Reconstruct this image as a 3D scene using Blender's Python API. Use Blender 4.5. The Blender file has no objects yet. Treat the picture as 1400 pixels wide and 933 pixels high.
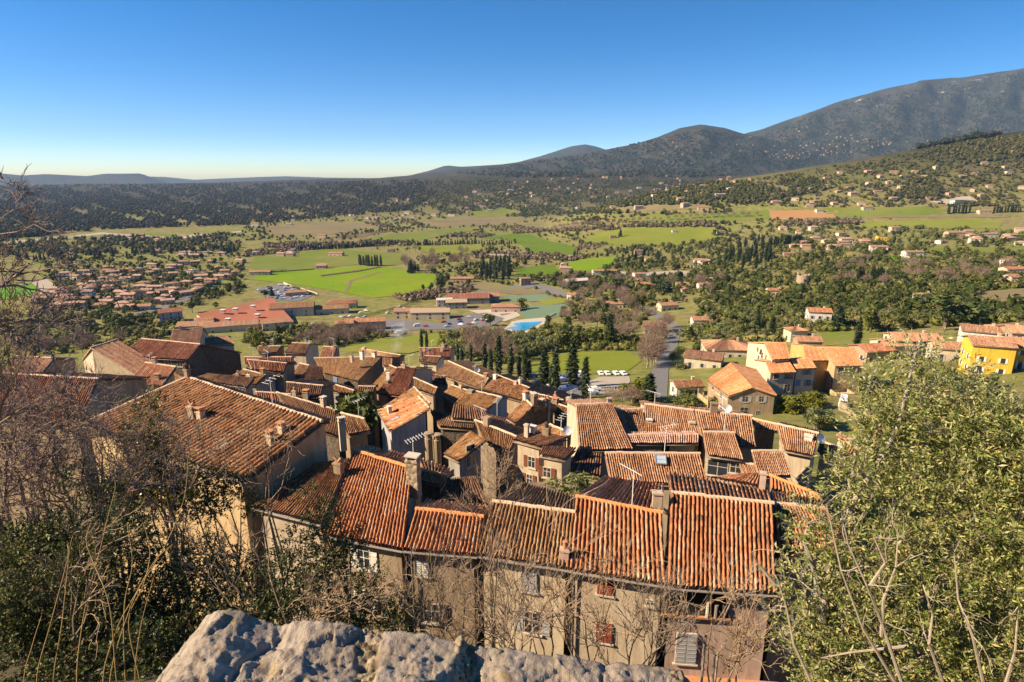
import bpy, math, random
import numpy as np
from mathutils import Vector
random.seed(7); RNG = np.random.default_rng(7)
SC = bpy.context.scene; COL = SC.collection
# ---------------------------------------------------------------- camera model
F, CX, CY = 834.0, 700.0, 466.5
PITCH = math.radians(15.16); CP, SP = math.cos(PITCH), math.sin(PITCH)
def ray(px, py):
    u, v = (px-CX)/F, (py-CY)/F
    return np.array([u, CP - v*SP, -SP - v*CP])
def at_z(p, z):
    d = ray(*p); return d*(z/d[2])
def at_y(p, y):
    d = ray(*p); return d*(y/d[1])
def tanv(py):
    v = (py-CY)/F; return (-SP - v*CP)/(CP - v*SP)
def uof(px): return (px-CX)/F/CP
# ---------------------------------------------------------------- terrain height
UK = np.array([-1.3,-.9,-.6,-.3,0,.3,.6,.9,1.3])
YK = np.array([30,60,100,150,200,300,420,600,900,1300,1800,2500,3500,40000.])
TZ = np.array([
[-28,-28,-28,-28,-28,-28,-28,-27,-27],
[-34,-33,-32,-31,-31,-31,-31,-30,-30],
[-50,-48,-46,-44,-43,-44,-44,-42,-40],
[-66,-64,-62,-59,-57,-55,-52,-48,-44],
[-78,-76,-74,-71,-66,-64,-58,-52,-46],
[-98,-96,-92,-88,-83,-77,-68,-60,-52],
[-114,-112,-109,-106,-103,-92,-78,-68,-58],
[-121,-120,-119,-117,-115,-102,-84,-72,-60],
[-126,-126,-126,-125,-123,-112,-86,-70,-58],
[-130,-130,-130,-130,-128,-116,-88,-70,-56],
[-131,-131,-131,-131,-129,-122,-100,-80,-70],
[-131,-131,-131,-131,-130,-126,-115,-100,-90],
[-131,-131,-131,-131,-131,-131,-131,-131,-131],
[-131,-131,-131,-131,-131,-131,-131,-131,-131]], float)
def ridge(pts, yk):
    p = np.array(pts, float)
    return ((p[:,0]-CX)/F/(CP-(p[:,1]-CY)/F*SP), np.array([tanv(q)*yk for q in p[:,1]]))
LAYERS = [  # crest (px, py), crest distance, front width, back width, roughness
 (ridge([(700,330),(860,275),(950,254),(1000,245),(1050,238),(1150,222),(1250,204),(1330,188),(1400,179),(1520,166),(1800,160)],1500),1500,430,800,5),
 (ridge([(150,300),(380,262),(480,250),(560,245),(600,242),(700,238),(800,235),(900,234),(1000,238),(1150,242),(1400,242)],3400),3400,1500,1500,7),
 (ridge([(-500,258),(0,255),(100,252),(200,252),(300,250),(400,246),(500,244),(560,243),(650,241),(900,240)],4800),4800,2700,2500,10),
 (ridge([(-600,300),(380,262),(480,247),(560,240),(640,231),(700,223),(760,215),(800,210),(868,197),(900,187),(930,175),(958,170),(990,175),(1014,182),(1040,187),(1100,202),(1200,217),(1400,225)],5200),5200,1700,1200,10),
 (ridge([(-600,320),(700,280),(900,232),(960,206),(1000,191),(1020,182),(1040,177),(1100,156),(1156,136),(1200,124),(1263,110),(1330,104),(1400,93),(1500,80),(1700,70)],6800),6800,3000,3000,22),
 (ridge([(-600,320),(420,262),(500,248),(560,240),(585,234),(610,226),(630,228),(650,227),(700,224),(740,213),(780,200),(800,197),(815,200),(830,205),(870,212),(950,225),(1200,300)],8600),8600,2000,2000,12),
 (ridge([(-600,238),(-200,236),(0,237),(30,240),(62,238),(120,241),(143,237.6),(192,237.2),(202,241),(232,251),(300,262),(500,300)],9800),9800,1400,1600,9),
 (ridge([(-600,246),(190,241),(225,242),(265,246),(330,243),(390,241),(450,243),(520,244),(600,248),(1800,255)],12800),12800,1800,1000,9),
]
def wob(x, y, s, ph=0.):
    return (np.sin(x/s+1.3*ph)*np.cos(y/s*1.13+ph) + .5*np.sin(x/s*2.17+y/s*1.7+ph*2.1) + .35*np.sin(x/s*3.9-y/s*4.3+ph*.7))/1.85
def T(x, y):
    x = np.asarray(x, float); y = np.asarray(y, float)
    ys = np.maximum(y, 30.); u = np.clip(x/ys, -1.3, 1.3)
    ly = np.log(ys); LY = np.log(YK)
    i = np.clip(np.searchsorted(YK, ys)-1, 0, len(YK)-2); j = np.clip(np.searchsorted(UK, u)-1, 0, len(UK)-2)
    fy = (ly-LY[i])/(LY[i+1]-LY[i]); fu = (u-UK[j])/(UK[j+1]-UK[j]); fu = np.clip(fu,0,1)
    z = (TZ[i,j]*(1-fu)+TZ[i,j+1]*fu)*(1-fy) + (TZ[i+1,j]*(1-fu)+TZ[i+1,j+1]*fu)*fy
    z = z + np.clip((ys-250)/600,0,1)*1.6*wob(x,y,170.)
    base = z.copy()
    for (cu,cz),yk,wf,wb,rough in LAYERS:
        c = np.interp(u, cu, cz, left=cz[0], right=cz[-1])
        d = np.where(ys<yk, (yk-ys)/wf, (ys-yk)/wb)
        s = np.where(d<1, .5*(1+np.cos(np.pi*np.clip(d,0,1))), 0.)
        s = np.where(ys<yk, .55*s+.45*np.clip(1-d,0,1), s)
        fold = wob(u*yk*1.6+.25*(yk-ys), (yk-ys)*.35, yk*.042, yk)+.5*wob(u*yk*1.6-.2*(yk-ys), ys*.5, yk*.019, yk*.3)
        h = base + np.maximum(c-base,0)*s*(1+.1*fold*np.clip(d*3.2,0,1)*(yk>3000)*(yk<8000)) + rough*wob(x,y,yk*.045,yk)*s*np.clip(d*4,0,1)
        z = np.where(s>0, np.maximum(z,h), z)
    # near bank below the parapet
    n0 = np.interp(y, [-60,-3,1.2,1.6,6,12,20,26,30],[0.,-1.65,-1.65,-4,-9.5,-18,-27,-28.2,-28])
    n1 = np.interp(y, [-60,-3,-.6,.4,1.6,5,10,16,22,27,30],[0.,-1.65,-1.65,-3.1,-3.6,-5.2,-8.8,-15,-25,-28,-28])
    w = np.clip((-x-.95)/.3,0,1)*np.clip((40+x)/10,0,1)
    return np.where(y<30, n0*(1-w)+n1*w, z)
def at_T(px, py, zoff=0.):
    d = ray(px, py); d = d/d[1]
    if True:
        ys = np.geomspace(31, 14000, 800)
        g = d[2]*ys - T(d[0]*ys, ys) - zoff
        k = np.argmax(g<0)
        if g[k] >= 0: return None
        if k == 0: return d*ys[0]
        a, b = ys[k-1], ys[k]
        for _ in range(24):
            m = .5*(a+b)
            if d[2]*m - float(T(d[0]*m, m)) - zoff < 0: b = m
            else: a = m
        p = d*b; p[2] = float(T(p[0],p[1])); return p
def poly_sample(poly, n, rng=None, jitter=True):
    P = np.array(poly, float); lo, hi = P.min(0), P.max(0); out = []
    rng = rng or RNG
    while len(out) < n:
        q = lo + rng.random(2)*(hi-lo); c = False
        for k in range(len(P)):
            (x1,y1),(x2,y2) = P[k], P[k-1]
            if (y1>q[1]) != (y2>q[1]) and q[0] < (x2-x1)*(q[1]-y1)/(y2-y1)+x1: c = not c
        if c: out.append(tuple(q))
    return out
# ---------------------------------------------------------------- mesh + object helpers
def link(o):
    COL.objects.link(o); return o
class MB:
    """collects vertices and faces of ONE mesh"""
    def __init__(s): s.v=[]; s.f=[]; s.m=[]; s.uv=[]
    def face(s, pts, m=0, uv=None):
        b=len(s.v); s.v.extend([tuple(map(float,p)) for p in pts]); s.f.append(tuple(range(b,b+len(pts)))); s.m.append(m)
        s.uv.append(uv if uv else [(0,0)]*len(pts))
    def raw(s, V, Fc, m=0):
        b=len(s.v); s.v.extend([tuple(map(float,p)) for p in V])
        for f in Fc: s.f.append(tuple(b+i for i in f)); s.m.append(m); s.uv.append([(0,0)]*len(f))
    def box(s, c, size, rz=0., m=0, taper=1.):
        cx,cy,cz=c; sx,sy,sz=[q/2 for q in size]; ca,sa=math.cos(rz),math.sin(rz); V=[]
        for z,k in ((-sz,1.),(sz,taper)):
            for x,y in ((-sx,-sy),(sx,-sy),(sx,sy),(-sx,sy)):
                x*=k; y*=k; V.append((cx+x*ca-y*sa, cy+x*sa+y*ca, cz+z))
        s.raw(V,[(3,2,1,0),(4,5,6,7),(0,1,5,4),(1,2,6,5),(2,3,7,6),(3,0,4,7)],m)
    def tube(s, pts, r, n=6, m=0, cap=True):
        pts=[Vector(p) for p in pts]; k=len(pts); rs=r if hasattr(r,'__len__') else [r]*k; V=[]; Fc=[]
        for i,p in enumerate(pts):
            t=(pts[min(i+1,k-1)]-pts[max(i-1,0)])
            if t.length<1e-9: t=Vector((0,0,1))
            t.normalize(); a=t.orthogonal().normalized() if abs(t.z)>.9 else t.cross(Vector((0,0,1))).normalized(); b=t.cross(a)
            for j in range(n):
                q=2*math.pi*j/n; V.append(p+a*math.cos(q)*rs[i]+b*math.sin(q)*rs[i])
        for i in range(k-1):
            for j in range(n):
                j2=(j+1)%n; Fc.append((i*n+j,i*n+j2,(i+1)*n+j2,(i+1)*n+j))
        if cap: Fc.append(tuple(range(n))[::-1]); Fc.append(tuple((k-1)*n+j for j in range(n)))
        s.raw(V,Fc,m)
    def lathe(s, c, prof, n=12, m=0):
        V=[];Fc=[]
        for r,z in prof:
            for j in range(n): q=2*math.pi*j/n; V.append((c[0]+r*math.cos(q),c[1]+r*math.sin(q),c[2]+z))
        for i in range(len(prof)-1):
            for j in range(n): j2=(j+1)%n; Fc.append((i*n+j,i*n+j2,(i+1)*n+j2,(i+1)*n+j))
        Fc.append(tuple(range(n))[::-1]); Fc.append(tuple((len(prof)-1)*n+j for j in range(n)))
        s.raw(V,Fc,m)
    def mesh(s, name, mats, smooth=False, origin=(0,0,0)):
        me=bpy.data.meshes.new(name); o=np.array(origin)
        V=np.array(s.v,float).reshape(-1,3)-o
        me.from_pydata(V.tolist(),[],s.f)
        for m in mats: me.materials.append(m)
        me.polygons.foreach_set('material_index', s.m)
        if any(any(q!=(0,0) for q in u) for u in s.uv[:3]) or any(u and u[0]!=(0,0) for u in s.uv):
            l=me.uv_layers.new(name='UVMap'); l.data.foreach_set('uv',[c for u in s.uv for q in u for c in q])
        if smooth: me.polygons.foreach_set('use_smooth',[True]*len(s.f))
        me.update(); return me
    def build(s, name, mats, parent=None, smooth=False, origin=None):
        if not isinstance(mats,(list,tuple)): mats=[mats]
        org = origin if origin is not None else (tuple(parent_origin(parent)) if parent else (0,0,0))
        o=bpy.data.objects.new(name, s.mesh(name,mats,smooth,org)); link(o)
        if parent: o.parent=parent
        elif origin is not None: o.location=origin
        return o
def parent_origin(p):
    v=Vector((0,0,0))
    while p is not None: v+=Vector(p.location); p=p.parent
    return v
def np_mesh(name, V, Fc, mats, smooth=False, mi=None, uv=None):
    """fast mesh from arrays; Fc (m,k)"""
    V=np.asarray(V,np.float32); Fc=np.asarray(Fc,np.int32); k=Fc.shape[1]
    me=bpy.data.meshes.new(name); me.vertices.add(len(V)); me.vertices.foreach_set('co',V.ravel())
    me.loops.add(Fc.size); me.loops.foreach_set('vertex_index',Fc.ravel())
    me.polygons.add(len(Fc)); me.polygons.foreach_set('loop_start',np.arange(0,Fc.size,k,dtype=np.int32))
    me.polygons.foreach_set('loop_total',np.full(len(Fc),k,np.int32))
    for m in (mats if isinstance(mats,(list,tuple)) else [mats]): me.materials.append(m)
    if mi is not None: me.polygons.foreach_set('material_index',np.asarray(mi,np.int32))
    if uv is not None:
        l=me.uv_layers.new(name='UVMap'); l.data.foreach_set('uv',np.asarray(uv,np.float32)[Fc.ravel()].ravel())
    if smooth: me.polygons.foreach_set('use_smooth',np.ones(len(Fc),bool))
    me.update(calc_edges=True); return me
def obj(name, me, parent=None, loc=None):
    o=link(bpy.data.objects.new(name, me))
    if parent: o.parent=parent
    if loc is not None: o.location=loc
    return o
def tag(o, label=None, cat=None, group=None, kind=None):
    if label: o['label']=label
    if cat: o['category']=cat
    if group: o['group']=group
    if kind: o['kind']=kind
    return o
def thing(name, label, cat, loc=(0,0,0), rz=0., group=None):
    o=link(bpy.data.objects.new(name,None)); o.location=loc; o.rotation_euler=(0,0,rz); o.empty_display_size=.3
    return tag(o,label,cat,group)
def copy_tree(o, parent=None):
    c=o.copy(); link(c); c.parent=parent
    for ch in list(o.children): copy_tree(ch,c)
    return c
# ---------------------------------------------------------------- materials
MATS={}
def nodes(name):
    m=bpy.data.materials.new(name); m.use_nodes=True; nt=m.node_tree; b=nt.nodes['Principled BSDF']
    b.inputs['Specular IOR Level'].default_value=.25; b.inputs['Roughness'].default_value=.85
    return m,nt,b
def N(nt,t,**k):
    n=nt.nodes.new(t)
    for a,v in k.items():
        if a in n.inputs: n.inputs[a].default_value=v
        else: setattr(n,a,v)
    return n
def ramp(nt, fac, stops, interp='LINEAR'):
    r=nt.nodes.new('ShaderNodeValToRGB'); e=r.color_ramp; e.interpolation=interp
    while len(e.elements)<len(stops): e.elements.new(.5)
    for el,(p,c) in zip(e.elements,stops): el.position=p; el.color=(*c,1)
    nt.links.new(fac,r.inputs[0]); return r.outputs[0]
def mix(nt, fac, a, b, mode='MIX'):
    n=nt.nodes.new('ShaderNodeMix'); n.data_type='RGBA'; n.blend_type=mode; L=nt.links.new
    for sock,val in ((n.inputs[0],fac),(n.inputs[6],a),(n.inputs[7],b)):
        if isinstance(val,(int,float)): sock.default_value=val
        elif isinstance(val,tuple): sock.default_value=(*val,1) if len(val)==3 else val
        else: L(val,sock)
    return n.outputs[2]
def noise(nt, scale, detail=4., rough=.6, vec=None, dist=0.):
    n=N(nt,'ShaderNodeTexNoise'); n.inputs['Scale'].default_value=scale; n.inputs['Detail'].default_value=detail
    n.inputs['Roughness'].default_value=rough; n.inputs['Distortion'].default_value=dist
    if vec is not None: nt.links.new(vec,n.inputs['Vector'])
    return n.outputs['Fac']
def wpos(nt): return nt.nodes.new('ShaderNodeNewGeometry').outputs['Position']
def math_(nt, op, a, b=None):
    n=nt.nodes.new('ShaderNodeMath'); n.operation=op
    for s,v in ((n.inputs[0],a),(n.inputs[1],b)):
        if v is None: continue
        if isinstance(v,(int,float)): s.default_value=v
        else: nt.links.new(v,s)
    return n.outputs[0]
def bump(nt, b, h, strength=.4, dist=.02):
    n=nt.nodes.new('ShaderNodeBump'); n.inputs['Strength'].default_value=strength; n.inputs['Distance'].default_value=dist
    nt.links.new(h,n.inputs['Height']); nt.links.new(n.outputs[0],b.inputs['Normal'])
def plain(name, col, rough=.8, metal=0., spec=.25, var=.12, scale=3.):
    if name in MATS: return MATS[name]
    m,nt,b=nodes(name); f=noise(nt,scale,5,.65,wpos(nt))
    c=mix(nt,math_(nt,'MULTIPLY',f,1.),tuple(x*(1-var*1.6) for x in col),tuple(min(1,x*(1+var*1.3)) for x in col))
    nt.links.new(c,b.inputs['Base Color']); b.inputs['Roughness'].default_value=rough; b.inputs['Metallic'].default_value=metal
    b.inputs['Specular IOR Level'].default_value=spec; MATS[name]=m; return m
def stucco(name, col, stain=.75, scale=1.):
    """rendered wall: blotches, streaks of grime and patches"""
    if name in MATS: return MATS[name]
    m,nt,b=nodes(name); p=wpos(nt)
    mp=N(nt,'ShaderNodeMapping'); mp.inputs['Scale'].default_value=(1.6*scale,1.6*scale,.28*scale); nt.links.new(p,mp.inputs[0])
    a=noise(nt,.55*scale,6,.7,p); s=noise(nt,1.4,5,.7,mp.outputs[0]); g=noise(nt,9*scale,4,.7,p)
    c=mix(nt,a,tuple(x*.72 for x in col),tuple(min(1,x*1.22) for x in col))
    st=ramp(nt,s,[(.42,(0,0,0)),(.7,(1,1,1))])
    c=mix(nt,math_(nt,'MULTIPLY',st,stain),c,tuple(x*k for x,k in zip(col,(.5,.47,.43))))
    c=mix(nt,math_(nt,'MULTIPLY',ramp(nt,a,[(.57,(0,0,0)),(.63,(1,1,1))]),.5),c,tuple(x*.8+.08 for x in col))
    c=mix(nt,.25,c,ramp(nt,g,[(.3,(.5,.5,.5)),(.7,(1,1,1))]),'MULTIPLY')
    nt.links.new(c,b.inputs['Base Color']); b.inputs['Roughness'].default_value=.95; bump(nt,b,g,.35,.02)
    MATS[name]=m; return m
def rubble(name, col):
    """old masonry of small stones"""
    if name in MATS: return MATS[name]
    m,nt,b=nodes(name); p=wpos(nt)
    v=N(nt,'ShaderNodeTexVoronoi'); v.inputs['Scale'].default_value=4.; nt.links.new(p,v.inputs['Vector'])
    hs=N(nt,'ShaderNodeSeparateColor'); nt.links.new(v.outputs['Color'],hs.inputs[0])
    c=mix(nt,hs.outputs[0],tuple(x*.6 for x in col),tuple(x*1.35 for x in col))
    c=mix(nt,math_(nt,'MULTIPLY',noise(nt,1.,5,.7,p),.6),c,tuple(x*.55 for x in col))
    nt.links.new(c,b.inputs['Base Color']); b.inputs['Roughness'].default_value=.95
    bump(nt,b,math_(nt,'SUBTRACT',1.,v.outputs['Distance']),.8,.06); MATS[name]=m; return m
def tiles(name, stops, dirt=.35, moss=(.16,.13,.06), mossamt=.3):
    """canal tiles: a colour of its own for each tile (UV counts tiles), stains and lichen"""
    if name in MATS: return MATS[name]
    m,nt,b=nodes(name); uv=N(nt,'ShaderNodeUVMap'); p=wpos(nt)
    fl=N(nt,'ShaderNodeVectorMath'); fl.operation='FLOOR'; nt.links.new(uv.outputs[0],fl.inputs[0])
    wn=N(nt,'ShaderNodeTexWhiteNoise'); wn.noise_dimensions='2D'; nt.links.new(fl.outputs[0],wn.inputs['Vector'])
    su=N(nt,'ShaderNodeSeparateXYZ'); nt.links.new(fl.outputs[0],su.inputs[0]); wc=N(nt,'ShaderNodeTexWhiteNoise'); wc.noise_dimensions='1D'; nt.links.new(su.outputs[0],wc.inputs['W'])
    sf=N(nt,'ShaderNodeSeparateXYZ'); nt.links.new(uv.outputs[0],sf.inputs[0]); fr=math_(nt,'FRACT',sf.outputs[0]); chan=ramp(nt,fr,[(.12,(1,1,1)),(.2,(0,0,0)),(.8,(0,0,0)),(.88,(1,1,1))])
    big=noise(nt,.5,5,.65,p); med=noise(nt,3.2,4,.7,p)
    f=math_(nt,'ADD',math_(nt,'ADD',math_(nt,'MULTIPLY',wn.outputs[0],.42),math_(nt,'MULTIPLY',wc.outputs[0],.36)),math_(nt,'MULTIPLY',math_(nt,'SUBTRACT',big,.39),.85))
    c=ramp(nt,f,stops)
    c=mix(nt,math_(nt,'MULTIPLY',ramp(nt,med,[(.45,(0,0,0)),(.72,(1,1,1))]),dirt),c,(.09,.062,.045))
    c=mix(nt,math_(nt,'MULTIPLY',ramp(nt,noise(nt,1.3,6,.75,p),[(.52,(0,0,0)),(.66,(1,1,1))]),mossamt),c,moss)
    c=mix(nt,math_(nt,'MULTIPLY',chan,.72),c,(.07,.045,.032))   # pan tiles between the covers are darker
    nt.links.new(c,b.inputs['Base Color']); b.inputs['Roughness'].default_value=.9; b.inputs['Specular IOR Level'].default_value=.2
    bump(nt,b,noise(nt,22,3,.7,p),.25,.01); MATS[name]=m; return m
def leafmat(name, stops, trans=.25, rough=.55, spec=.3):
    """foliage: each leaf or clump (mesh island) takes its own tone"""
    if name in MATS: return MATS[name]
    m,nt,b=nodes(name); g=nt.nodes.new('ShaderNodeNewGeometry'); oi=nt.nodes.new('ShaderNodeObjectInfo')
    f=math_(nt,'ADD',math_(nt,'MULTIPLY',g.outputs['Random Per Island'],.75),math_(nt,'MULTIPLY',oi.outputs['Random'],.25))
    c=ramp(nt,f,stops); nt.links.new(c,b.inputs['Base Color']); b.inputs['Roughness'].default_value=rough; b.inputs['Specular IOR Level'].default_value=spec
    if trans>0:
        t=nt.nodes.new('ShaderNodeBsdfTranslucent'); nt.links.new(c,t.inputs[0]); x=nt.nodes.new('ShaderNodeMixShader'); x.inputs[0].default_value=trans
        nt.links.new(b.outputs[0],x.inputs[1]); nt.links.new(t.outputs[0],x.inputs[2]); nt.links.new(x.outputs[0],nt.nodes['Material Output'].inputs[0])
    MATS[name]=m; return m
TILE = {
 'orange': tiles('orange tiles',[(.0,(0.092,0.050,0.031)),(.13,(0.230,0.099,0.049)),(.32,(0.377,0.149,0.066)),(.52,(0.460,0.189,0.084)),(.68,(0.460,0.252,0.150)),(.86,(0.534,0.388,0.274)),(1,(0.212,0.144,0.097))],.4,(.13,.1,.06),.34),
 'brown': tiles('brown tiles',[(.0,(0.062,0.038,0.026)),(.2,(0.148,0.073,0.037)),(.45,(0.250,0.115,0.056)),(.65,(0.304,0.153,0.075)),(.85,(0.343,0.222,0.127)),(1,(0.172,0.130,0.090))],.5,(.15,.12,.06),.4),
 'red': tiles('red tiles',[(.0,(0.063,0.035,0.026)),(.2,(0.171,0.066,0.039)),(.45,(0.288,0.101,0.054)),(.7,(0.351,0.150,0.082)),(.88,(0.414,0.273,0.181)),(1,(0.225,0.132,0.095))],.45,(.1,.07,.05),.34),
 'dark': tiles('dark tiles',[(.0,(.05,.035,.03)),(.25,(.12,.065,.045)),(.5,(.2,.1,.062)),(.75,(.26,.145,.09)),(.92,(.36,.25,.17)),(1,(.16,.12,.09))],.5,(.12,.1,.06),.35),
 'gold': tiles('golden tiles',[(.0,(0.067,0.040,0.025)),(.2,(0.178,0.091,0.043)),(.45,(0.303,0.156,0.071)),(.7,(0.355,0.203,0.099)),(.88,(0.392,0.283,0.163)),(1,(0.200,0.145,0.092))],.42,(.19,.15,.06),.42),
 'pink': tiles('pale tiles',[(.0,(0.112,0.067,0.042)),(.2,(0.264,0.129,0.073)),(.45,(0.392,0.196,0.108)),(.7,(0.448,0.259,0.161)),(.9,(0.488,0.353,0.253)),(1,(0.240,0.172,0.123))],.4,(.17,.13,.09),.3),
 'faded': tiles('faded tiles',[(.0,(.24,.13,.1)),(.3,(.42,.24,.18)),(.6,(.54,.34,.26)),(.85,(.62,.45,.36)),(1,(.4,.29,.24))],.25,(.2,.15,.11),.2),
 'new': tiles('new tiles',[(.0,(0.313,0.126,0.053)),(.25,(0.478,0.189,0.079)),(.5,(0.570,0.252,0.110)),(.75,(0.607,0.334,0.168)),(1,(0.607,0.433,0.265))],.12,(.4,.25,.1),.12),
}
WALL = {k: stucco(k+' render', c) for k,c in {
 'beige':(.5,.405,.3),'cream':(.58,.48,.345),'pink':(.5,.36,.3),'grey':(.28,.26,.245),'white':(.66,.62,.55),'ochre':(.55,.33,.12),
 'tan':(.34,.255,.17),'brownish':(.26,.19,.13),'gold':(.5,.36,.205),'blue':(.36,.345,.36),'rose':(.5,.36,.27),'yellow':(.68,.45,.05)}.items()}  # blue render also carries the shade of two gables
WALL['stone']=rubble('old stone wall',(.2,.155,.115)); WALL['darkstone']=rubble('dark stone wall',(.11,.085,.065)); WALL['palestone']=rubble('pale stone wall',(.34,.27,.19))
M_MORTAR=plain('ridge mortar',(.52,.38,.27),.95,var=.25,scale=6.); M_RIDGEO=plain('orange ridge tile',(.55,.23,.09),.9,var=.3,scale=7.)
M_GLASS=plain('window glass',(.03,.035,.045),.12,spec=.6,var=.2); M_ZINC=plain('zinc gutter',(.24,.21,.19),.6,.3,var=.2); M_IRON=plain('dark iron',(.03,.03,.032),.6,.4)
M_SILL=plain('stone sill',(.46,.4,.33),.9); M_BLUEP=plain('blue plastic pipe',(.09,.17,.4),.5); M_WHITE=plain('white metal',(.75,.75,.74),.4,spec=.4,var=.05)
M_ALU=plain('aluminium',(.55,.55,.55),.35,.7); M_SOOT=plain('sooty clay',(.06,.045,.04),.95); M_CLAY=plain('terracotta pot',(.42,.2,.1),.9,var=.3,scale=8.)
SHUT={k:plain(k+' shutter paint',c,.7,var=.2,scale=5.) for k,c in {'brown':(.16,.055,.03),'red':(.22,.05,.03),'grey':(.36,.35,.36),'blue':(.14,.22,.42),'white':(.62,.6,.55),'dark':(.05,.04,.035),'green':(.1,.16,.11)}.items()}
HAZE=.000035
def landmat():
    m,nt,b=nodes('valley ground'); p=wpos(nt)
    a=noise(nt,.004,6,.65,p); c_=noise(nt,.02,6,.7,p); f=noise(nt,.15,5,.7,p)
    c=ramp(nt,a,[(.3,(.075,.11,.016)),(.42,(.125,.16,.026)),(.52,(.17,.15,.05)),(.62,(.15,.11,.065)),(.72,(.1,.125,.028))])
    c=mix(nt,.55,c,ramp(nt,c_,[(.3,(.05,.06,.016)),(.44,(.16,.17,.035)),(.55,(.25,.2,.085)),(.62,(.13,.09,.06)),(.7,(.1,.12,.025))]))
    c=mix(nt,.4,c,ramp(nt,f,[(.35,(.04,.045,.014)),(.62,(.27,.24,.1))]))
    # high ground: garrigue and pale rock
    sx=N(nt,'ShaderNodeSeparateXYZ'); nt.links.new(p,sx.inputs[0])
    hi=N(nt,'ShaderNodeMapRange'); nt.links.new(sx.outputs[2],hi.inputs[0]); hi.inputs[1].default_value=-60; hi.inputs[2].default_value=60
    rk=noise(nt,.0028,8,.72,p); sc=noise(nt,.02,4,.7,p)
    hc=ramp(nt,rk,[(.3,(.01,.018,.012)),(.46,(.02,.03,.02)),(.54,(.042,.034,.032)),(.6,(.022,.028,.02)),(.7,(.07,.055,.048)),(.76,(.2,.17,.14))])
    hc=mix(nt,.5,hc,ramp(nt,sc,[(.4,(.015,.02,.01)),(.6,(.075,.06,.04))]))
    fy=N(nt,'ShaderNodeMapRange'); nt.links.new(sx.outputs[1],fy.inputs[0]); fy.inputs[1].default_value=1900; fy.inputs[2].default_value=2700; c=mix(nt,fy.outputs[0],c,mix(nt,.5,hc,ramp(nt,sc,[(.35,(.02,.026,.012)),(.5,(.055,.045,.028)),(.65,(.085,.06,.04))])))
    c=mix(nt,hi.outputs[0],c,hc)
    near=N(nt,'ShaderNodeMapRange'); nt.links.new(sx.outputs[1],near.inputs[0]); near.inputs[1].default_value=2300; near.inputs[2].default_value=1900
    tc_=ramp(nt,noise(nt,.012,6,.72,p),[(.3,(.07,.07,.02)),(.43,(.12,.105,.04)),(.53,(.24,.17,.09)),(.6,(.1,.085,.03)),(.7,(.18,.14,.07))]); wv=N(nt,'ShaderNodeTexWave'); wv.bands_direction='Z'; wv.inputs['Scale'].default_value=.055; wv.inputs['Distortion'].default_value=3.; wv.inputs['Detail'].default_value=2; nt.links.new(p,wv.inputs['Vector'])
    tc_=mix(nt,.35,tc_,ramp(nt,wv.outputs['Fac'],[(.3,(.5,.5,.42)),(.6,(1.,1.,1.))]),'MULTIPLY')
    hc=mix(nt,near.outputs[0],hc,tc_)
    top=N(nt,'ShaderNodeMapRange'); nt.links.new(sx.outputs[2],top.inputs[0]); top.inputs[1].default_value=420; top.inputs[2].default_value=700
    c=mix(nt,math_(nt,'MULTIPLY',top.outputs[0],ramp(nt,noise(nt,.006,8,.75,p),[(.6,(0,0,0)),(.66,(1,1,1))])),c,(.34,.3,.25))
    nt.links.new(c,b.inputs['Base Color']); b.inputs['Roughness'].default_value=1; b.inputs['Specular IOR Level'].default_value=.05
    bump(nt,b,f,.6,.6); MATS['valley ground']=m; return m
M_LAND=landmat()
def grid_mesh(name,X,Y,Z,mats,smooth=True):
    R,Cc=X.shape; V=np.stack([X,Y,Z],-1).reshape(-1,3); i=np.arange(R*Cc).reshape(R,Cc)
    Fq=np.stack([i[:-1,:-1],i[:-1,1:],i[1:,1:],i[1:,:-1]],-1).reshape(-1,4); return np_mesh(name,V,Fq,mats,smooth)
us=np.linspace(-1.3,1.3,341); ys=np.geomspace(30,14300,420); U,Y=np.meshgrid(us,ys); X=U*Y
tag(obj('ground',grid_mesh('ground',X,Y,T(X,Y),M_LAND)),kind='structure')
xs=np.linspace(-75,75,160); yn=np.concatenate([np.linspace(-60,-3,12),np.linspace(-2,1.2,8),np.linspace(1.25,1.6,4),np.linspace(2,31.5,60)]); X,Y=np.meshgrid(xs,yn)
tag(obj('hillside',grid_mesh('hillside',X,Y,T(X,Y)-np.where(Y>30,.3,0)+np.where(Y>2,.25*wob(X,Y,2.1),0),plain('bank earth',(.09,.075,.04),1.,var=.5,scale=1.5))),kind='structure')
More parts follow.
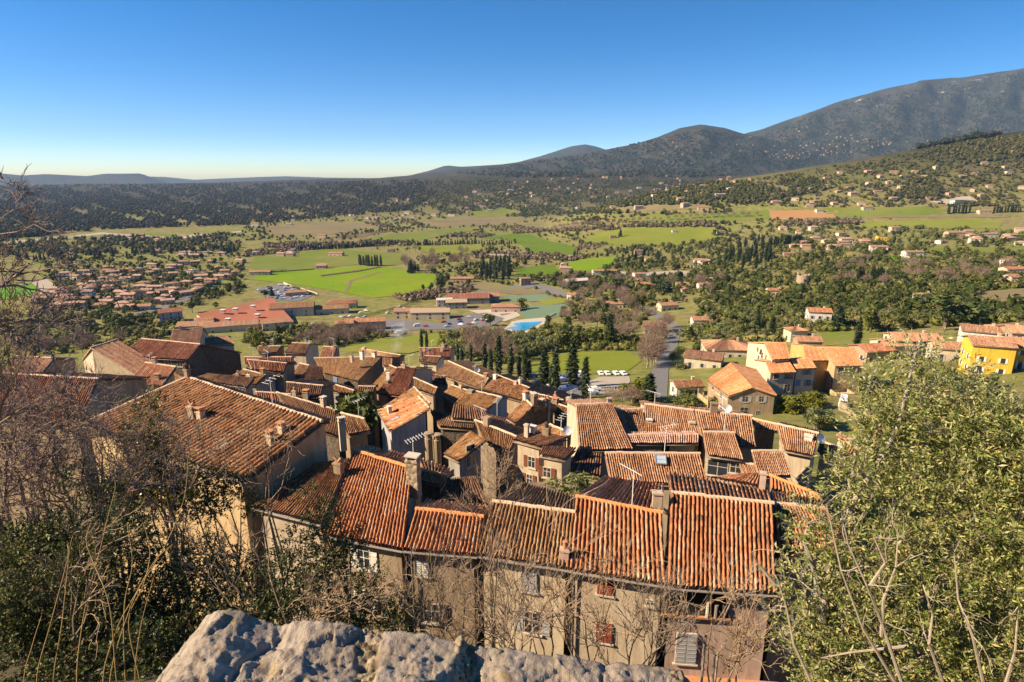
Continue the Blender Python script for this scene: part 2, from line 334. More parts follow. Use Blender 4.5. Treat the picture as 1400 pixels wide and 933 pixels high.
# ---------------------------------------------------------------- old houses, roofs traced in real space
YDP=[440,455,470,480,500,520,540,560,580,600,620,640,660,690,720,760,800,830]
YDY=[235,190,152,136,112,91,77,65,56,50,45.5,42,38,34,30,27,24.5,23]
def ydef(py): return float(np.interp(py,YDP,YDY))
def hv(a,b): return np.array([b[0]-a[0],b[1]-a[1]])
def run_to(line0,line1,pt):
    d=hv(line0,line1); d/=np.linalg.norm(d)+1e-9; w=hv(line0,pt); r=w-d*np.dot(w,d); return r
def tile_rows(acc,A,B,C,D,ncol,lod,seed,sag=.05):
    """one slope of canal tiles: covers and channels, stepped courses"""
    rng=np.random.default_rng(seed)
    A,B,C,D=[np.asarray(q,float) for q in (A,B,C,D)]
    n=np.cross(B-A,D-A); n/=np.linalg.norm(n)+1e-9
    if n[2]<0: n=-n
    L=.5*(np.linalg.norm(D-A)+np.linalg.norm(C-B)); W=max(np.linalg.norm(B-A),np.linalg.norm(C-D)); per=W/ncol
    if lod==0: px=np.array([0,.13,.19,.25,.36,.5,.64,.75,.81,.87]); hz=np.array([-.3,-.29,-.05,.2,.38,.44,.38,.2,-.05,-.29])*per
    elif lod==1: px=np.array([0,.14,.22,.38,.62,.78,.86]); hz=np.array([-.28,-.27,.1,.4,.4,.1,-.27])*per
    else: px=np.array([0,.16,.32,.68,.84]); hz=np.array([-.26,-.24,.34,.34,-.24])*per
    k=len(px); S=np.concatenate([(np.arange(ncol)[:,None]+px[None,:]).ravel(),[ncol]])/ncol
    H=np.concatenate([np.tile(hz,ncol),[hz[0]]])
    nrow=max(2,int(round(L/.36))) if lod<2 else max(1,int(round(L/2.2)))
    if lod<2:
        Tv=np.repeat(np.arange(nrow),2)+np.tile([0.,1.],nrow); V_=np.repeat(np.arange(nrow),2)+np.tile([.02,.98],nrow); up=np.tile([.045,0.],nrow); row=np.repeat(np.arange(nrow),2)
    else:
        Tv=np.arange(nrow+1).astype(float); V_=Tv*L/nrow/.36; up=np.zeros(nrow+1); row=np.arange(nrow+1)
    t=Tv/nrow
    colid=np.minimum((S*ncol+1e-6).astype(int),ncol-1)
    jit=rng.normal(0,.008 if lod<2 else .004,(ncol,nrow+2)); lat=rng.normal(0,.011,(ncol,nrow+2))
    off=H[None,:]+up[:,None]*np.where(H>-.01,1,.2)[None,:]+jit[colid][:,row].T*np.where(H>-.02,1,.3)[None,:]
    s2=S[None,:]+ (lat[colid][:,row].T*np.where(H>-.02,1,.0)[None,:])/W
    P=(A[None,None]*(1-s2)[...,None]+B[None,None]*s2[...,None])*(1-t)[:,None,None]+(D[None,None]*(1-s2)[...,None]+C[None,None]*s2[...,None])*t[:,None,None]
    ph=rng.random()*6
    wave=-sag*np.sin(np.pi*t)[:,None]*(.6+.4*np.sin(s2*7+ph))+.025*np.sin(s2*23+ph*2)*(1-.5*t[:,None])
    P=P+n[None,None]*off[...,None]; P[...,2]+=wave
    R,M=P.shape[:2]; b=acc['n']; idx=b+np.arange(R*M).reshape(R,M)
    f=np.stack([idx[:-1,:-1],idx[:-1,1:],idx[1:,1:],idx[1:,:-1]],-1).reshape(-1,4)
    acc['V'].append(P.reshape(-1,3)); acc['F'].append(f); so=float(seed%97)*41
    acc['U'].append(np.stack([np.broadcast_to(S[None,:]*ncol+.001+so,(R,M)),np.broadcast_to(V_[:,None]+so,(R,M))],-1).reshape(-1,2)); acc['n']+=R*M
    acc['M'].append(np.zeros(len(f),int))
def slab(acc,A,B,C,D,th=.2):
    th=th
    """boards under the tiles, with closed edges"""
    Q=np.array([A,B,C,D],float); nn=np.cross(Q[1]-Q[0],Q[3]-Q[0]); nn/=np.linalg.norm(nn)+1e-9; tw=abs(np.dot(Q[2]-Q[0],nn))*.3; top=Q+np.array([0,0,-.055 if th>.2 else -.17-tw]); dn=np.array([0,0,-th-(0 if th>.2 else tw)]); b=acc['n']
    acc['V'].append(np.concatenate([top,Q+dn])); acc['F'].append(np.array([[0,1,2,3],[7,6,5,4],[0,4,5,1],[1,5,6,2],[2,6,7,3],[3,7,4,0]])+b)
    acc['U'].append(np.zeros((8,2))); acc['M'].append(np.ones(6,int)); acc['n']+=8
M_EAVE=plain('weathered eave board',(.2,.15,.11),.95,var=.3)
HOUSES={}; SEED=[100]
class House: pass
def plane_hit(p, P0, n):
    d=ray(*p); t=np.dot(P0,n)/np.dot(d,n); return d*t
def house(key,label,q,back=None,d=None,pitch=.3,tile='brown',wall='beige',kind='gable',ncol=None,wins=(),chims=(),sky=(),
          cap='mortar',gutter=False,bk=1.,name='village_house',cat='house',group='old houses of the hill village',base=None,inset=.32,verge=False,z=None,flat=False,lod=None):
    A,B,C,D=q; pe=max(A,B,key=lambda p:p[1]); d=d or ydef(pe[1]); zE=z if z is not None else d*tanv(pe[1])
    A3,B3=at_z(A,zE),at_z(B,zE); best=None
    for h in np.linspace(.1,7,140):
        C3,D3=at_z(C,zE+h),at_z(D,zE+h); r=np.linalg.norm(run_to(A3,B3,.5*(C3+D3))); e=abs(h/(r+1e-6)-pitch)
        if best is None or e<best[0]: best=(e,h)
    h=best[1]; zR=zE+h; C3,D3=at_z(C,zR),at_z(D,zR); rv=run_to(A3,B3,.5*(C3+D3)); run=np.linalg.norm(rv)
    zF=zE
    if kind=='gable':
        if back:
            E,Fp=back; bb=None
            for g in np.linspace(.1,h+2.5,120):
                E3,F3=at_z(E,zR-g),at_z(Fp,zR-g); r=np.linalg.norm(run_to(D3,C3,.5*(E3+F3))); e=abs(g/(r+1e-6)-pitch)
                if np.dot(.5*(E3+F3)[:2]-.5*(C3+D3)[:2],rv)<0: e+=9
                if bb is None or e<bb[0]: bb=(e,g)
            zF=zR-bb[1]; E3,F3=at_z(E,zF),at_z(Fp,zF)
        else:
            off=np.array([rv[0],rv[1],0])*bk; zF=zR-pitch*run*bk; E3=D3+off; F3=C3+off; E3[2]=F3[2]=zF
    else: E3,F3=D3.copy(),C3.copy(); zF=zR
    H=House(); H.A,H.B,H.C,H.D,H.E,H.F=A3,B3,C3,D3,E3,F3; H.zE,H.zR=zE,zR; HOUSES[key]=H
    foot=np.array([A3,B3,F3,E3]); cen=foot.mean(0)
    zb=float(min(T(p[0],p[1]) for p in foot))-1.0
    if base is not None: zb=base
    zb=min(zb,zE-3)
    root=thing(name,label,cat,(cen[0],cen[1],zb),0,group); H.root=root; H.org=np.array(root.location)
    dist=float(np.linalg.norm(cen)); lod=(0 if dist<50 else 1 if dist<100 else 2) if lod is None else lod; SEED[0]+=7; sd=SEED[0]
    if dist>125: ncol=ncol
    wA=max(np.linalg.norm(B3-A3),np.linalg.norm(C3-D3)); nc=ncol or max(4,int(round(wA/(.235 if dist<60 else .3))))
    acc=dict(V=[],F=[],U=[],M=[],n=0)
    if not flat: tile_rows(acc,A3,B3,C3,D3,nc,lod,sd)
    slab(acc,A3,B3,C3,D3)
    if kind=='gable':
        if not flat: tile_rows(acc,F3,E3,D3,C3,nc,lod,sd+1)
        slab(acc,F3,E3,D3,C3)
    V=np.concatenate(acc['V'])-H.org
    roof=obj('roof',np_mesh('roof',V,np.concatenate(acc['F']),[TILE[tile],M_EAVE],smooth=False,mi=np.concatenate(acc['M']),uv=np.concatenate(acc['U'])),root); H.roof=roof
    # ridge and verge tiles
    if cap and not flat:
        mb=MB(); cm={'mortar':M_MORTAR,'orange':M_RIDGEO,'dark':M_SOOT}[cap]; rs=np.random.default_rng(sd); nn=max(3,int(np.linalg.norm(C3-D3)/.42))
        if lod<2:
            for i in range(nn):
                a=D3+(C3-D3)*(i/nn); c=D3+(C3-D3)*((i+1.08)/nn); j=rs.normal(0,.012,3)
                mb.tube([a+j+(0,0,.03),c+j+(0,0,.045)],[.13,.115],8)
        else: mb.tube([D3+(0,0,.03),.5*(C3+D3),C3+(0,0,.03)],.15,6)
        mb.build('ridge_cap',cm,roof)
    if verge:
        mb=MB(); 
        for a,c in ((A3,D3),): mb.tube([a+(0,0,.06),.5*(a+c)+(0,0,.07),c+(0,0,.06)],.16,8)
        mb.build('verge_tile',M_MORTAR,roof)
    # walls
    def ins(p):
        w=hv(p,cen); l=np.linalg.norm(w); k=min(inset*1.3/l,.3) if l>0 else 0; return np.array([p[0]+w[0]*k,p[1]+w[1]*k])
    a,b,f,e=[ins(p) for p in (A3,B3,F3,E3)]; k=min(.3/ (np.linalg.norm(C3-D3)+1e-6),.2)
    c=C3[:2]+(D3-C3)[:2]*k; dd=D3[:2]+(C3-D3)[:2]*k
    P=lambda xy,z_: (xy[0],xy[1],z_)
    zf=zE-.04; zr=zR-.16; zk=zF-.04 if kind=='gable' else zR-.16
    mb=MB(); mb.face([P(a,zb),P(b,zb),P(b,zf),P(a,zf)]); mb.face([P(f,zb),P(e,zb),P(e,zk),P(f,zk)])
    if kind=='gable':
        mb.face([P(b,zb),P(f,zb),P(f,zk),P(c,zr),P(b,zf)]); mb.face([P(e,zb),P(a,zb),P(a,zf),P(dd,zr),P(e,zk)])
    else:
        mb.face([P(b,zb),P(f,zb),P(f,zk),P(b,zf)]); mb.face([P(e,zb),P(a,zb),P(a,zf),P(e,zk)])
    H.wallob=mb.build('wall',WALL[wall],root)
    H.side={'f':(a,b),'r':(b,f),'b':(f,e),'l':(e,a)}; H.cen=cen; H.sd=sd
    nrm=np.cross(B3-A3,D3-A3); nrm/=np.linalg.norm(nrm); H.nrm=nrm if nrm[2]>0 else -nrm
    nb=np.cross(F3-E3,D3-E3); ln=np.linalg.norm(nb); H.nb=(nb/ln if nb[2]>0 else -nb/ln) if ln>1e-6 else H.nrm
    ax=hv(A3,B3); ax/=np.linalg.norm(ax); H.ax=ax
    for w in wins: window(H,*w)
    for w in chims: chimney(H,*w)
    for w in sky: skylight(H,*w)
    if gutter:
        mb=MB(); o=-np.array([rv[0],rv[1],0])/run*.09; mb.tube([A3+o+(0,0,-.12),.5*(A3+B3)+o+(0,0,-.15),B3+o+(0,0,-.13)],.06,8); mb.build('gutter',M_ZINC,root)
    return H
def window(H,side,px,py,w=.9,h=1.3,sh=None,state='open',frame='white'):
    a,b=H.side[side]; ax=hv(a,b); L=np.linalg.norm(ax); ax=ax/L; n=np.array([ax[1],-ax[0],0])
    if np.dot(n[:2],np.array(a)-H.cen[:2])<0: n=-n
    P=plane_hit((px,py),np.array([a[0],a[1],0]),n); x=np.array([ax[0],ax[1],0]); wall_window(H.root,P,x,n,w,h,sh,state)
def wall_window(root,P,x,n,w,h,sh=None,state='open'):
    rz=math.atan2(x[1],x[0]); mb=MB(); up=np.array([0,0,1.])
    def bx(m,c,sx,sy,sz,mt=0): m.box(c,(sx,sy,sz),rz,mt)
    t=.05
    for s in (-1,1): bx(mb,P+x*s*(w/2-t/2)+n*.02,t,.06,h)
    bx(mb,P+n*.02,t,.05,h-2*t); bx(mb,P+up*(h/2-t/2)+n*.02,w-2*t,.06,t); bx(mb,P-up*(h/2-t/2)+n*.02,w-2*t,.06,t); bx(mb,P+up*.1*h+n*.018,w-2*t,.045,t*.8)
    win=mb.build('window',M_SILL if sh!='white' else SHUT['white'],root)
    g=MB(); bx(g,P+n*.008,w-.06,.03,h-.06); g.build('glass',M_GLASS,win)
    s=MB(); bx(s,P-up*(h/2+.05)+n*.06,w+.2,.14,.08); s.build('sill',M_SILL,win)
    if sh:
        for k in (-1,1):
            m=MB()
            if state=='open':
                c=P+x*k*(w/2+w/4+.03)+n*.045; bx(m,c,w/2,.04,h)
                for q in (-.32,.32): bx(m,c+up*q*h+n*.03,w/2-.04,.025,.07)
            else:
                c=P+x*k*(w/4+.004)+n*.07; bx(m,c,w/2-.012,.035,h)
                for q in range(7): bx(m,c+up*(q-3)/7.2*h+n*.024,w/2-.08,.014,.04)
            m.build('shutter',SHUT[sh],win)
    return win
def chimney(H,px,py,w=.6,h=1.1,style='slab',mat='tan',slope='f',dpt=None):
    P=plane_hit((px,py),H.A if slope=='f' else H.E,H.nrm if slope=='f' else H.nb); rz=math.atan2(H.ax[1],H.ax[0]); dpt=dpt or w*.75
    put_chimney(H.root,P,rz,w,h,style,mat,dpt)
def put_chimney(root,P,rz,w,h,style,mat='tan',dpt=.5):
    mb=MB(); mb.box((P[0],P[1],P[2]+h/2-.35),(w,dpt,h+.7),rz); mb.box((P[0],P[1],P[2]+h-.08),(w+.1,dpt+.1,.1),rz)
    ch=mb.build('chimney',WALL[mat],root); m=MB(); ca,sa=math.cos(rz),math.sin(rz)
    if style=='slab':
        for k in (-1,1): m.box((P[0]+ca*k*(w/2-.07),P[1]+sa*k*(w/2-.07),P[2]+h+.1),(.1,dpt-.04,.2),rz)
        m.box((P[0],P[1],P[2]+h+.235),(w+.12,dpt+.12,.07),rz); m.build('chimney_cap',M_CLAY if h<1 else M_SILL,ch)
    elif style=='pot':
        m.lathe((P[0],P[1],P[2]+h-.03),[(.13,0),(.12,.1),(.1,.35),(.13,.37),(.13,.42),(.07,.43)],10); m.build('chimney_pot',M_CLAY,ch)
    elif style=='tiles':
        for k in (-1,1):
            m.tube([(P[0]+ca*k*.02-sa*.3*0,P[1]+sa*k*.02,P[2]+h+.02),(P[0]+ca*k*w*.55,P[1]+sa*k*w*.55,P[2]+h+.3)][::-1],[.1,.1],6)
        m.build('chimney_cap',M_CLAY,ch)
    elif style=='black':
        m.lathe((P[0],P[1],P[2]+h-.02),[(.16,0),(.16,.3),(.24,.34),(.05,.5)],10); m.build('chimney_cap',M_SOOT,ch)
    return ch
def skylight(H,px,py,w=.6,h=.8,slope='f'):
    P=plane_hit((px,py),H.A,H.nrm); x=np.array([H.ax[0],H.ax[1],0.]); n=H.nrm; y=np.cross(n,x); P=P+n*.11
    def quad(m,dx,dy,th,z0,o=(0,0)):
        V=[]
        for zz in (z0,z0+th):
            for sx,sy in ((-1,-1),(1,-1),(1,1),(-1,1)): V.append(P+x*(sx*dx/2+o[0])+y*(sy*dy/2+o[1])+n*zz)
        m.raw(V,[(3,2,1,0),(4,5,6,7),(0,1,5,4),(1,2,6,5),(2,3,7,6),(3,0,4,7)])
    m=MB()
    for s in (-1,1): quad(m,.07,h,.1,-.05,(s*(w/2-.035),0)); quad(m,w-.14,.07,.1,-.05,(0,s*(h/2-.035)))
    quad(m,w-.14,.04,.05,-.02,(0,0)); sk=m.build('skylight',M_ALU,H.roof); g=MB(); quad(g,w-.1,h-.1,.03,-.03); g.build('glass',M_SKYG,sk)
M_SKYG=plain('roof light glass',(.32,.38,.45),.15,spec=.8,var=.1)
def antenna(root,P,h=1.6,rz=.4,n=6):
    m=MB(); m.tube([P+np.array([0,0,-.2]),P+np.array([0,0,h])],.022,6); ca,sa=math.cos(rz),math.sin(rz)
    b0=P+np.array([0,0,h-.12]); m.tube([b0-np.array([ca,sa,0])*.5,b0+np.array([ca,sa,.25])*.9],.015,5)
    for i in range(n):
        q=b0+np.array([ca,sa,.25])*(-.4+i*1.25/n); m.tube([q-np.array([-sa,ca,0])*.32,q+np.array([-sa,ca,0])*.32],.01,4)
    return m.build('antenna',M_WHITE,root)
def dish(root,P,r=.4,rz=0.):
    m=MB(); d=Vector((math.sin(rz),-math.cos(rz),.45)).normalized(); a=d.orthogonal().normalized(); b=d.cross(a); V=[];Fc=[]; n=14
    for i,(rr,zz) in enumerate([(.02,0),(.5,.04),(1,.16)]):
        for j in range(n): t=2*math.pi*j/n; V.append(Vector(P)+(a*math.cos(t)+b*math.sin(t))*rr*r+d*zz*r)
    for i in range(2):
        for j in range(n): j2=(j+1)%n; Fc.append((i*n+j,i*n+j2,(i+1)*n+j2,(i+1)*n+j))
    m.raw(V,Fc); m.tube([Vector(P)+b*.9*r,Vector(P)+d*.7*r],.012,4); m.tube([Vector(P),Vector(P)-d*.2-Vector((0,0,.35))],.025,5)
    return m.build('satellite_dish',M_WHITE,root)
def ground_at(x,y): return float(T(x,y))
def downpipe(H,side,k,drop=9.,mat=None,r=.05):
    a,b=H.side[side]; p=np.array(a)+hv(a,b)*k; ax=hv(a,b); n=np.array([ax[1],-ax[0]])/np.linalg.norm(ax)
    if np.dot(n,np.array(a)-H.cen[:2])<0: n=-n
    p=p+n*.12; m=MB(); m.tube([(p[0]+n[0]*.2,p[1]+n[1]*.2,H.zE-.15),(p[0],p[1],H.zE-.5),(p[0],p[1],H.zE-drop)],r,8); m.build('downpipe',mat or M_IRON,H.root)

# ---- the row under the parapet
Z0=24.5*tanv(806)
HA=house('A','row house with big orange roof and pink wall, beside the olive tree',[(912,801),(1062,811),(1057,689),(917,674)],[(913,646),(1052,671)],z=Z0,tile='orange',wall='pink',ncol=24,gutter=True,
  chims=[(898,690,.5,.8,'plain','beige')] ,wins=[('f',938,886,1.0,1.75,'grey','closed')])
HB=house('B','row house with bright orange roof between the pink-walled house and the ivory row houses',[(778,778),(911,799),(905,702),(787,679)],[(826,652),(908,664)],z=Z0,tile='orange',wall='beige',cap='orange',ncol=20,gutter=True,
  sky=[],wins=[('f',827,803,.75,.8,'red','closed'),('f',826,864,.8,1.2,'red','closed'),('f',889,824,.4,.36)],chims=[(772,764,.42,.6,'pot','pink')])
HC=house('C','row house with weathered ochre-orange roof and grey shutters, behind bare stems',[(653,758),(778,777),(786,701),(673,686)],[(705,659),(787,679)],z=Z0,tile='gold',wall='cream',ncol=23,gutter=True,
  wins=[('f',723,795,.85,1.15,'grey','closed'),('f',728,851,.9,1.3,'grey')])
HD=house('D','low row house with bright orange ridge tiles and tan wall behind dense bare stems',[(551,751),(653,759),(661,707),(568,696)],z=Z0,tile='orange',wall='tan',cap='orange',ncol=18,gutter=True,bk=.8,
  wins=[('f',577,776,.75,.95,'white','closed'),('f',590,838,.9,1.2,'dark')])
HE=house('E','row house at the left end with wide steep orange roof and a roof window',[(436,729),(551,751),(564,641),(483,616)],[(493,608),(572,627)],z=Z0,tile='orange',wall='tan',cap='orange',ncol=24,gutter=True,
  sky=[(530,641,.75,.9)],chims=[(566,664,.7,1.7,'slab','palestone')],wins=[('f',498,765,.8,1.2,'white'),('f',500,820,.8,1.2,'white')])
HA2=house('A2','orange tiled roof end glimpsed through the leaves of the olive tree',[(1063,750),(1182,757),(1128,696),(1058,689)],[(1053,671),(1136,687)],z=Z0+.15,tile='orange',wall='pink',ncol=19)
HE2=house('E2','small stone house with a stub of orange roof behind the tall stone chimney',[(571,657),(604,664),(611,652),(577,643)],[(570,627),(622,646)],d=36,tile='orange',wall='stone',cap='orange')
antenna(HE.root,plane_hit((566,640),HE.A,HE.nrm)+np.array([0,0,.9]),1.1,.5,7)
for k,HH in ((.99,HB),(.02,HB),(.04,HD)): downpipe(HH,'f',k)
# pink house recess under the eave: loggia with posts, its shade a flat dark panel
def loggia():
    a,b=HA.side['f']; ax=hv(a,b); L=np.linalg.norm(ax); ax/=L; n=np.array([ax[1],-ax[0],0]); x=np.array([ax[0],ax[1],0]); rz=math.atan2(ax[1],ax[0])
    P=plane_hit((950,842),np.array([a[0],a[1],0]),n); m=MB(); m.box(P+np.array([0,0,.72])+n*.012,(3.1,.05,1.5),rz); r=m.build('loggia',M_IRON,HA.root)
    m=MB(); m.box(P+n*.08,(3.2,.2,.1),rz); m.build('ledge',M_CLAY,r)
    for k,c in ((.55,M_SILL),(.95,M_ZINC),(-.9,M_IRON),(1.3,M_IRON)):
        m=MB(); m.tube([P+x*k+n*.1,P+x*k+n*.1+np.array([0,0,1.35 if k<.9 else .75])],.09,8); m.build('post',c,r)
    m=MB(); Q=plane_hit((985,928),np.array([a[0],a[1],0]),n); m.box(Q+n*.25,(5.6,.5,.09),rz); m.build('canopy',M_CLAY,HA.root)
loggia()
# ---- roofs behind the row
H_=house
H_('V','long corrugated tile roof with a roof window, behind the orange row',[(834,656),(969,665),(957,621),(827,620)],tile='pink',wall='beige',kind='shed',sky=[(903,630,.8,.9)],ncol=40)
H_('T','long narrow attic block with pale roof and dark stone front',[(827,605.5),(912,606.5),(909,594),(821,597)],d=47.5,pitch=.22,tile='faded',wall='stone',ncol=30)
H_('T2','short pale roofed annex at the end of the stone attic block',[(912,606.5),(955,606.5),(956,595),(911,594.5)],d=47.5,pitch=.22,tile='faded',wall='tan',ncol=14,cap=None)
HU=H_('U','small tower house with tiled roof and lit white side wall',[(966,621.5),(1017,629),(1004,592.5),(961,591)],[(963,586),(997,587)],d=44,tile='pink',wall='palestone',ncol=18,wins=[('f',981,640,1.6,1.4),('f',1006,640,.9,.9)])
H_('W','low square tile roof in front of the dark courtyard',[(1037,652),(1082,650),(1071,617.5),(1028,617.5)],d=42,tile='pink',wall='tan',ncol=18,kind='shed')
H_('W2','sliver of tile roof between the tower house and the low square roof',[(1016,648),(1039,654),(1032,636),(1010,633)],d=42.5,tile='pink',wall='tan',kind='shed',ncol=9)
HX=H_('X','triangular pink roof with slim chimney just behind the big orange roof',[(971,652.5),(1042,665.5),(1042,647),(1012,649)],d=33,pitch=.2,tile='pink',wall='rose',kind='shed',cap=None,chims=[(1042,664,.35,.9,'plain','pink')])
H_('Y','narrow roof with rough orange verge behind the big orange roof',[(1053,668.5),(1130,691),(1118,677),(1053,651)],d=33.5,tile='orange',wall='tan',kind='shed',cap='orange',ncol=14)
H_('S1','tall tile roof at the left of the long row of corrugated roofs',[(792,616),(866,614),(837.5,552),(787,554)],tile='pink',wall='beige',ncol=22,chims=[(833,551,.4,.5,'plain','pink')])
H_('S2','short roof set back between two taller corrugated roofs',[(858,602),(885,600),(879,559.5),(840,561)],tile='pink',wall='beige',ncol=14)
H_('S3','wide corrugated roof with two little vents, middle of the long row',[(883,600),(960,603),(948,561.5),(881,553)],tile='pink',wall='beige',ncol=26,chims=[(888,577,.45,.3,'plain','white'),(946,583,.5,.45,'plain','beige')])
H_('S4','corrugated roof with red patches, second from the right in the long row',[(961,607),(1034,611),(1028,569),(950,562)],tile='pink',wall='beige',ncol=25,chims=[(1002,573,.35,.3,'plain','brownish')])
HS5=H_('S5','rightmost roof of the long row, with courtyard beside and dishes on its end',[(1071,615),(1111.5,623.5),(1119,593),(1062,580.5)],tile='pink',wall='beige',ncol=17,chims=[(1105,602,.6,.5,'plain','white')])
H_('S5a','thin strip of tile roof along the far side of the dark courtyard',[(1033,585),(1064,590),(1062,580.5),(1028,573)],tile='pink',wall='brownish',ncol=13)
dish(HS5.root,plane_hit((1113,606),HS5.A,HS5.nrm)+np.array([.5,0,.4]),.42,.5); 
HZ=H_('Z','little red roofed house with lit beige wall and satellite dish',[(1117,617),(1141,622.5),(1147,613),(1121,603)],d=50,tile='red',wall='beige',kind='shed',ncol=10)
dish(HZ.root,HZ.B+np.array([.3,-.3,0.]),.42,.4)
HQ=H_('Q','large golden roofed house with an open gallery, middle of the village',[(606,621),(626,631),(664,602),(643,589)],tile='gold',wall='grey',ncol=17,kind='shed',wins=[('r',643,623,.9,1.9)],cap=None)
H_('Q2','brown roof with bright ridge, above ivy-grown wall',[(661,603),(697,617),(706,597.5),(649,575)],[(676,573),(722,590)],d=46,tile='brown',wall='stone',ncol=20)
HR=H_('R','tall beige house with brown shutters beside the ivy wall',[(701,601),(738,611),(777,598),(722,589)],d=44.5,tile='dark',wall='beige',kind='shed',ncol=16,cap=None,chims=[(720,597,.35,1.1,'plain','beige'),(747,592,.6,.5,'black','brownish')],
  wins=[('f',727,632,.7,1.0,'brown'),('f',724,656,.6,1.0,'brown')])
HR2=H_('R2','lower beige wing with shuttered window and creeper at its corner',[(737,621),(772,628),(788,612),(742,610)],d=43,tile='dark',wall='beige',kind='shed',ncol=14,cap=None,wins=[('f',748,646,.7,.9,'brown')])
HM=H_('M','dark gable fronted house with shaded stone front',[(692,572),(703,579),(728,556),(718,545.5)],tile='brown',wall='darkstone',ncol=14,chims=[(730,553,.6,1.0,'slab','brownish')])  # dark stone colour carries the shade of the gable front
HN=H_('N','small house with lit stone gable and tall slender chimney',[(753,561),(782,571),(785,560.5),(757,551)],d=60,tile='brown',wall='palestone',ncol=14,chims=[(749,577,.4,2.6,'pot','palestone'),(741,560,.5,1.,'slab','tan')])
H_('O','low lit golden lean-to roof below the tall slender chimney',[(722,587),(770,599),(779,592.5),(747,579)],d=54,tile='gold',wall='tan',kind='shed',ncol=16)
HG=H_('G','house with fresh orange roof and blue-grey shaded gable wall',[(516,562),(532,589),(587,558.5),(572,543)],d=50,tile='orange',wall='blue',ncol=16,chims=[(533,566,.45,.8,'plain','white')],sky=[(540,574,.6,.8)],kind='shed')  # blue-grey wall colour carries the gable's shade
H_('H','old mossy roof joined behind the fresh orange roof',[(541,545),(516,562),(572,544),(596,539)][:0] or [(517,561.5),(541,577),(588,552),(566,530)],d=60,tile='gold',wall='darkstone',ncol=16,kind='shed',chims=[(553,556,.5,.6,'slab','white')])
HL=H_('L1','large left-hand roof with double stone chimney, behind bare branches',[(114,581),(333,658),(440,576.5),(257,517)],d=31,tile='brown',wall='gold',ncol=42,bk=.12,verge=True,gutter=True,
  chims=[(265,574,.55,1.0,'tiles','palestone'),(275,575,.5,.7,'slab','beige'),(371,612,.4,.85,'slab','beige'),(386,598,.4,.75,'slab','beige'),(257,518,.4,.8,'black','brownish')],sky=[(305,612,.5,.6)])
H_('v','low tile roof strip in deep shade below the big left-hand gable',[(345,692),(441,716),(478,627),(432,634)],d=29.5,tile='brown',wall='beige',kind='shed',ncol=26,gutter=True,cap=None,chims=[(463,640,.5,.4,'tiles','tan')])
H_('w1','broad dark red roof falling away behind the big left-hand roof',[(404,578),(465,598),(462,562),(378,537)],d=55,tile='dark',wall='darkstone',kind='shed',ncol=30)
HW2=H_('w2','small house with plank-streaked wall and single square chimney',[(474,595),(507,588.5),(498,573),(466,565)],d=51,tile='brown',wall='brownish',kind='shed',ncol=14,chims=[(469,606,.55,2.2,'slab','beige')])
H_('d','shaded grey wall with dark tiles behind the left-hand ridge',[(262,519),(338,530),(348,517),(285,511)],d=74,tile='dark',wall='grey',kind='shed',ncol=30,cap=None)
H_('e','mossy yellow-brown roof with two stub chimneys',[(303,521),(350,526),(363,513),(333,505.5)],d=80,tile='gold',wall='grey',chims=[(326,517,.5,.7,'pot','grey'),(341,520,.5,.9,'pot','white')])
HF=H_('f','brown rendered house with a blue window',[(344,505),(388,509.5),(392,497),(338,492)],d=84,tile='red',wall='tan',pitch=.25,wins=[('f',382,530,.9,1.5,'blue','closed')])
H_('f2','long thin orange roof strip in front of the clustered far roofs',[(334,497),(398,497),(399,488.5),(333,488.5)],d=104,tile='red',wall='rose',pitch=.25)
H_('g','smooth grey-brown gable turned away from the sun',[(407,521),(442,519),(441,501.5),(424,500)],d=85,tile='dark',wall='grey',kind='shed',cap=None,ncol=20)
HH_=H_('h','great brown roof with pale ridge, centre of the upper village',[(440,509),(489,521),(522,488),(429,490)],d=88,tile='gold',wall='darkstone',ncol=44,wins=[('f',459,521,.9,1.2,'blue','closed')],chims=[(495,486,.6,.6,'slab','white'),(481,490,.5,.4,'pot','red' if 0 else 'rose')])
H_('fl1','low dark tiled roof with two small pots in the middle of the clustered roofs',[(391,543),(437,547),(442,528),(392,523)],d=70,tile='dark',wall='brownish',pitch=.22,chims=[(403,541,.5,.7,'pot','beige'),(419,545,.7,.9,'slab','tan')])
H_('fl2','scrap of golden roof left of the smooth grey-brown gable',[(398,514),(414,516),(423,500),(410,497)],d=90,tile='gold',wall='tan',kind='shed')
H_('fl3','long rust roof in front of the blue-windowed house',[(352,553),(402,556),(398,540),(350,536)],d=66,tile='red',wall='grey',pitch=.2,kind='shed')
H_('h2','white side wall block against the great brown roof',[(523,500),(536,503),(537,491),(523,489)],d=88,tile='pink',wall='white',kind='shed',cap=None)
H_('i','long light ridge roof just behind the great brown roof',[(520,488.5),(543,493),(548,486),(494,477)],d=112,tile='gold',wall='brownish')
H_('j','brown roofed house at the far edge beside the green trees',[(388,482),(418,484),(424,470),(399,469)],d=127,tile='brown',wall='beige')
H_('k','low mossy roof at the far edge, left of its taller neighbour',[(351,481.5),(378,482),(384,473.5),(354,473.5)],d=127,tile='gold',wall='brownish')
H_('l','small fresh orange roof in the far row of the village',[(436,489),(456,488.5),(460,475),(442,474)],d=118,tile='orange',wall='brownish')
H_('m','little tan roof tucked under the great brown roof',[(449,533),(482,543),(484,534.5),(450,524)],d=76,tile='gold',wall='grey')
H_('n','square tower of dark rubble stone beside the garden bush',[(488,536),(511,537),(513,529),(490,528.5)],d=76,tile='brown',wall='stone',pitch=.2)
H_('o1','narrow sunlit roof strip beside the wide red-brown roof',[(504,532),(516,537),(543,504),(533,500)],d=79,tile='gold',wall='stone',kind='shed',ncol=10)
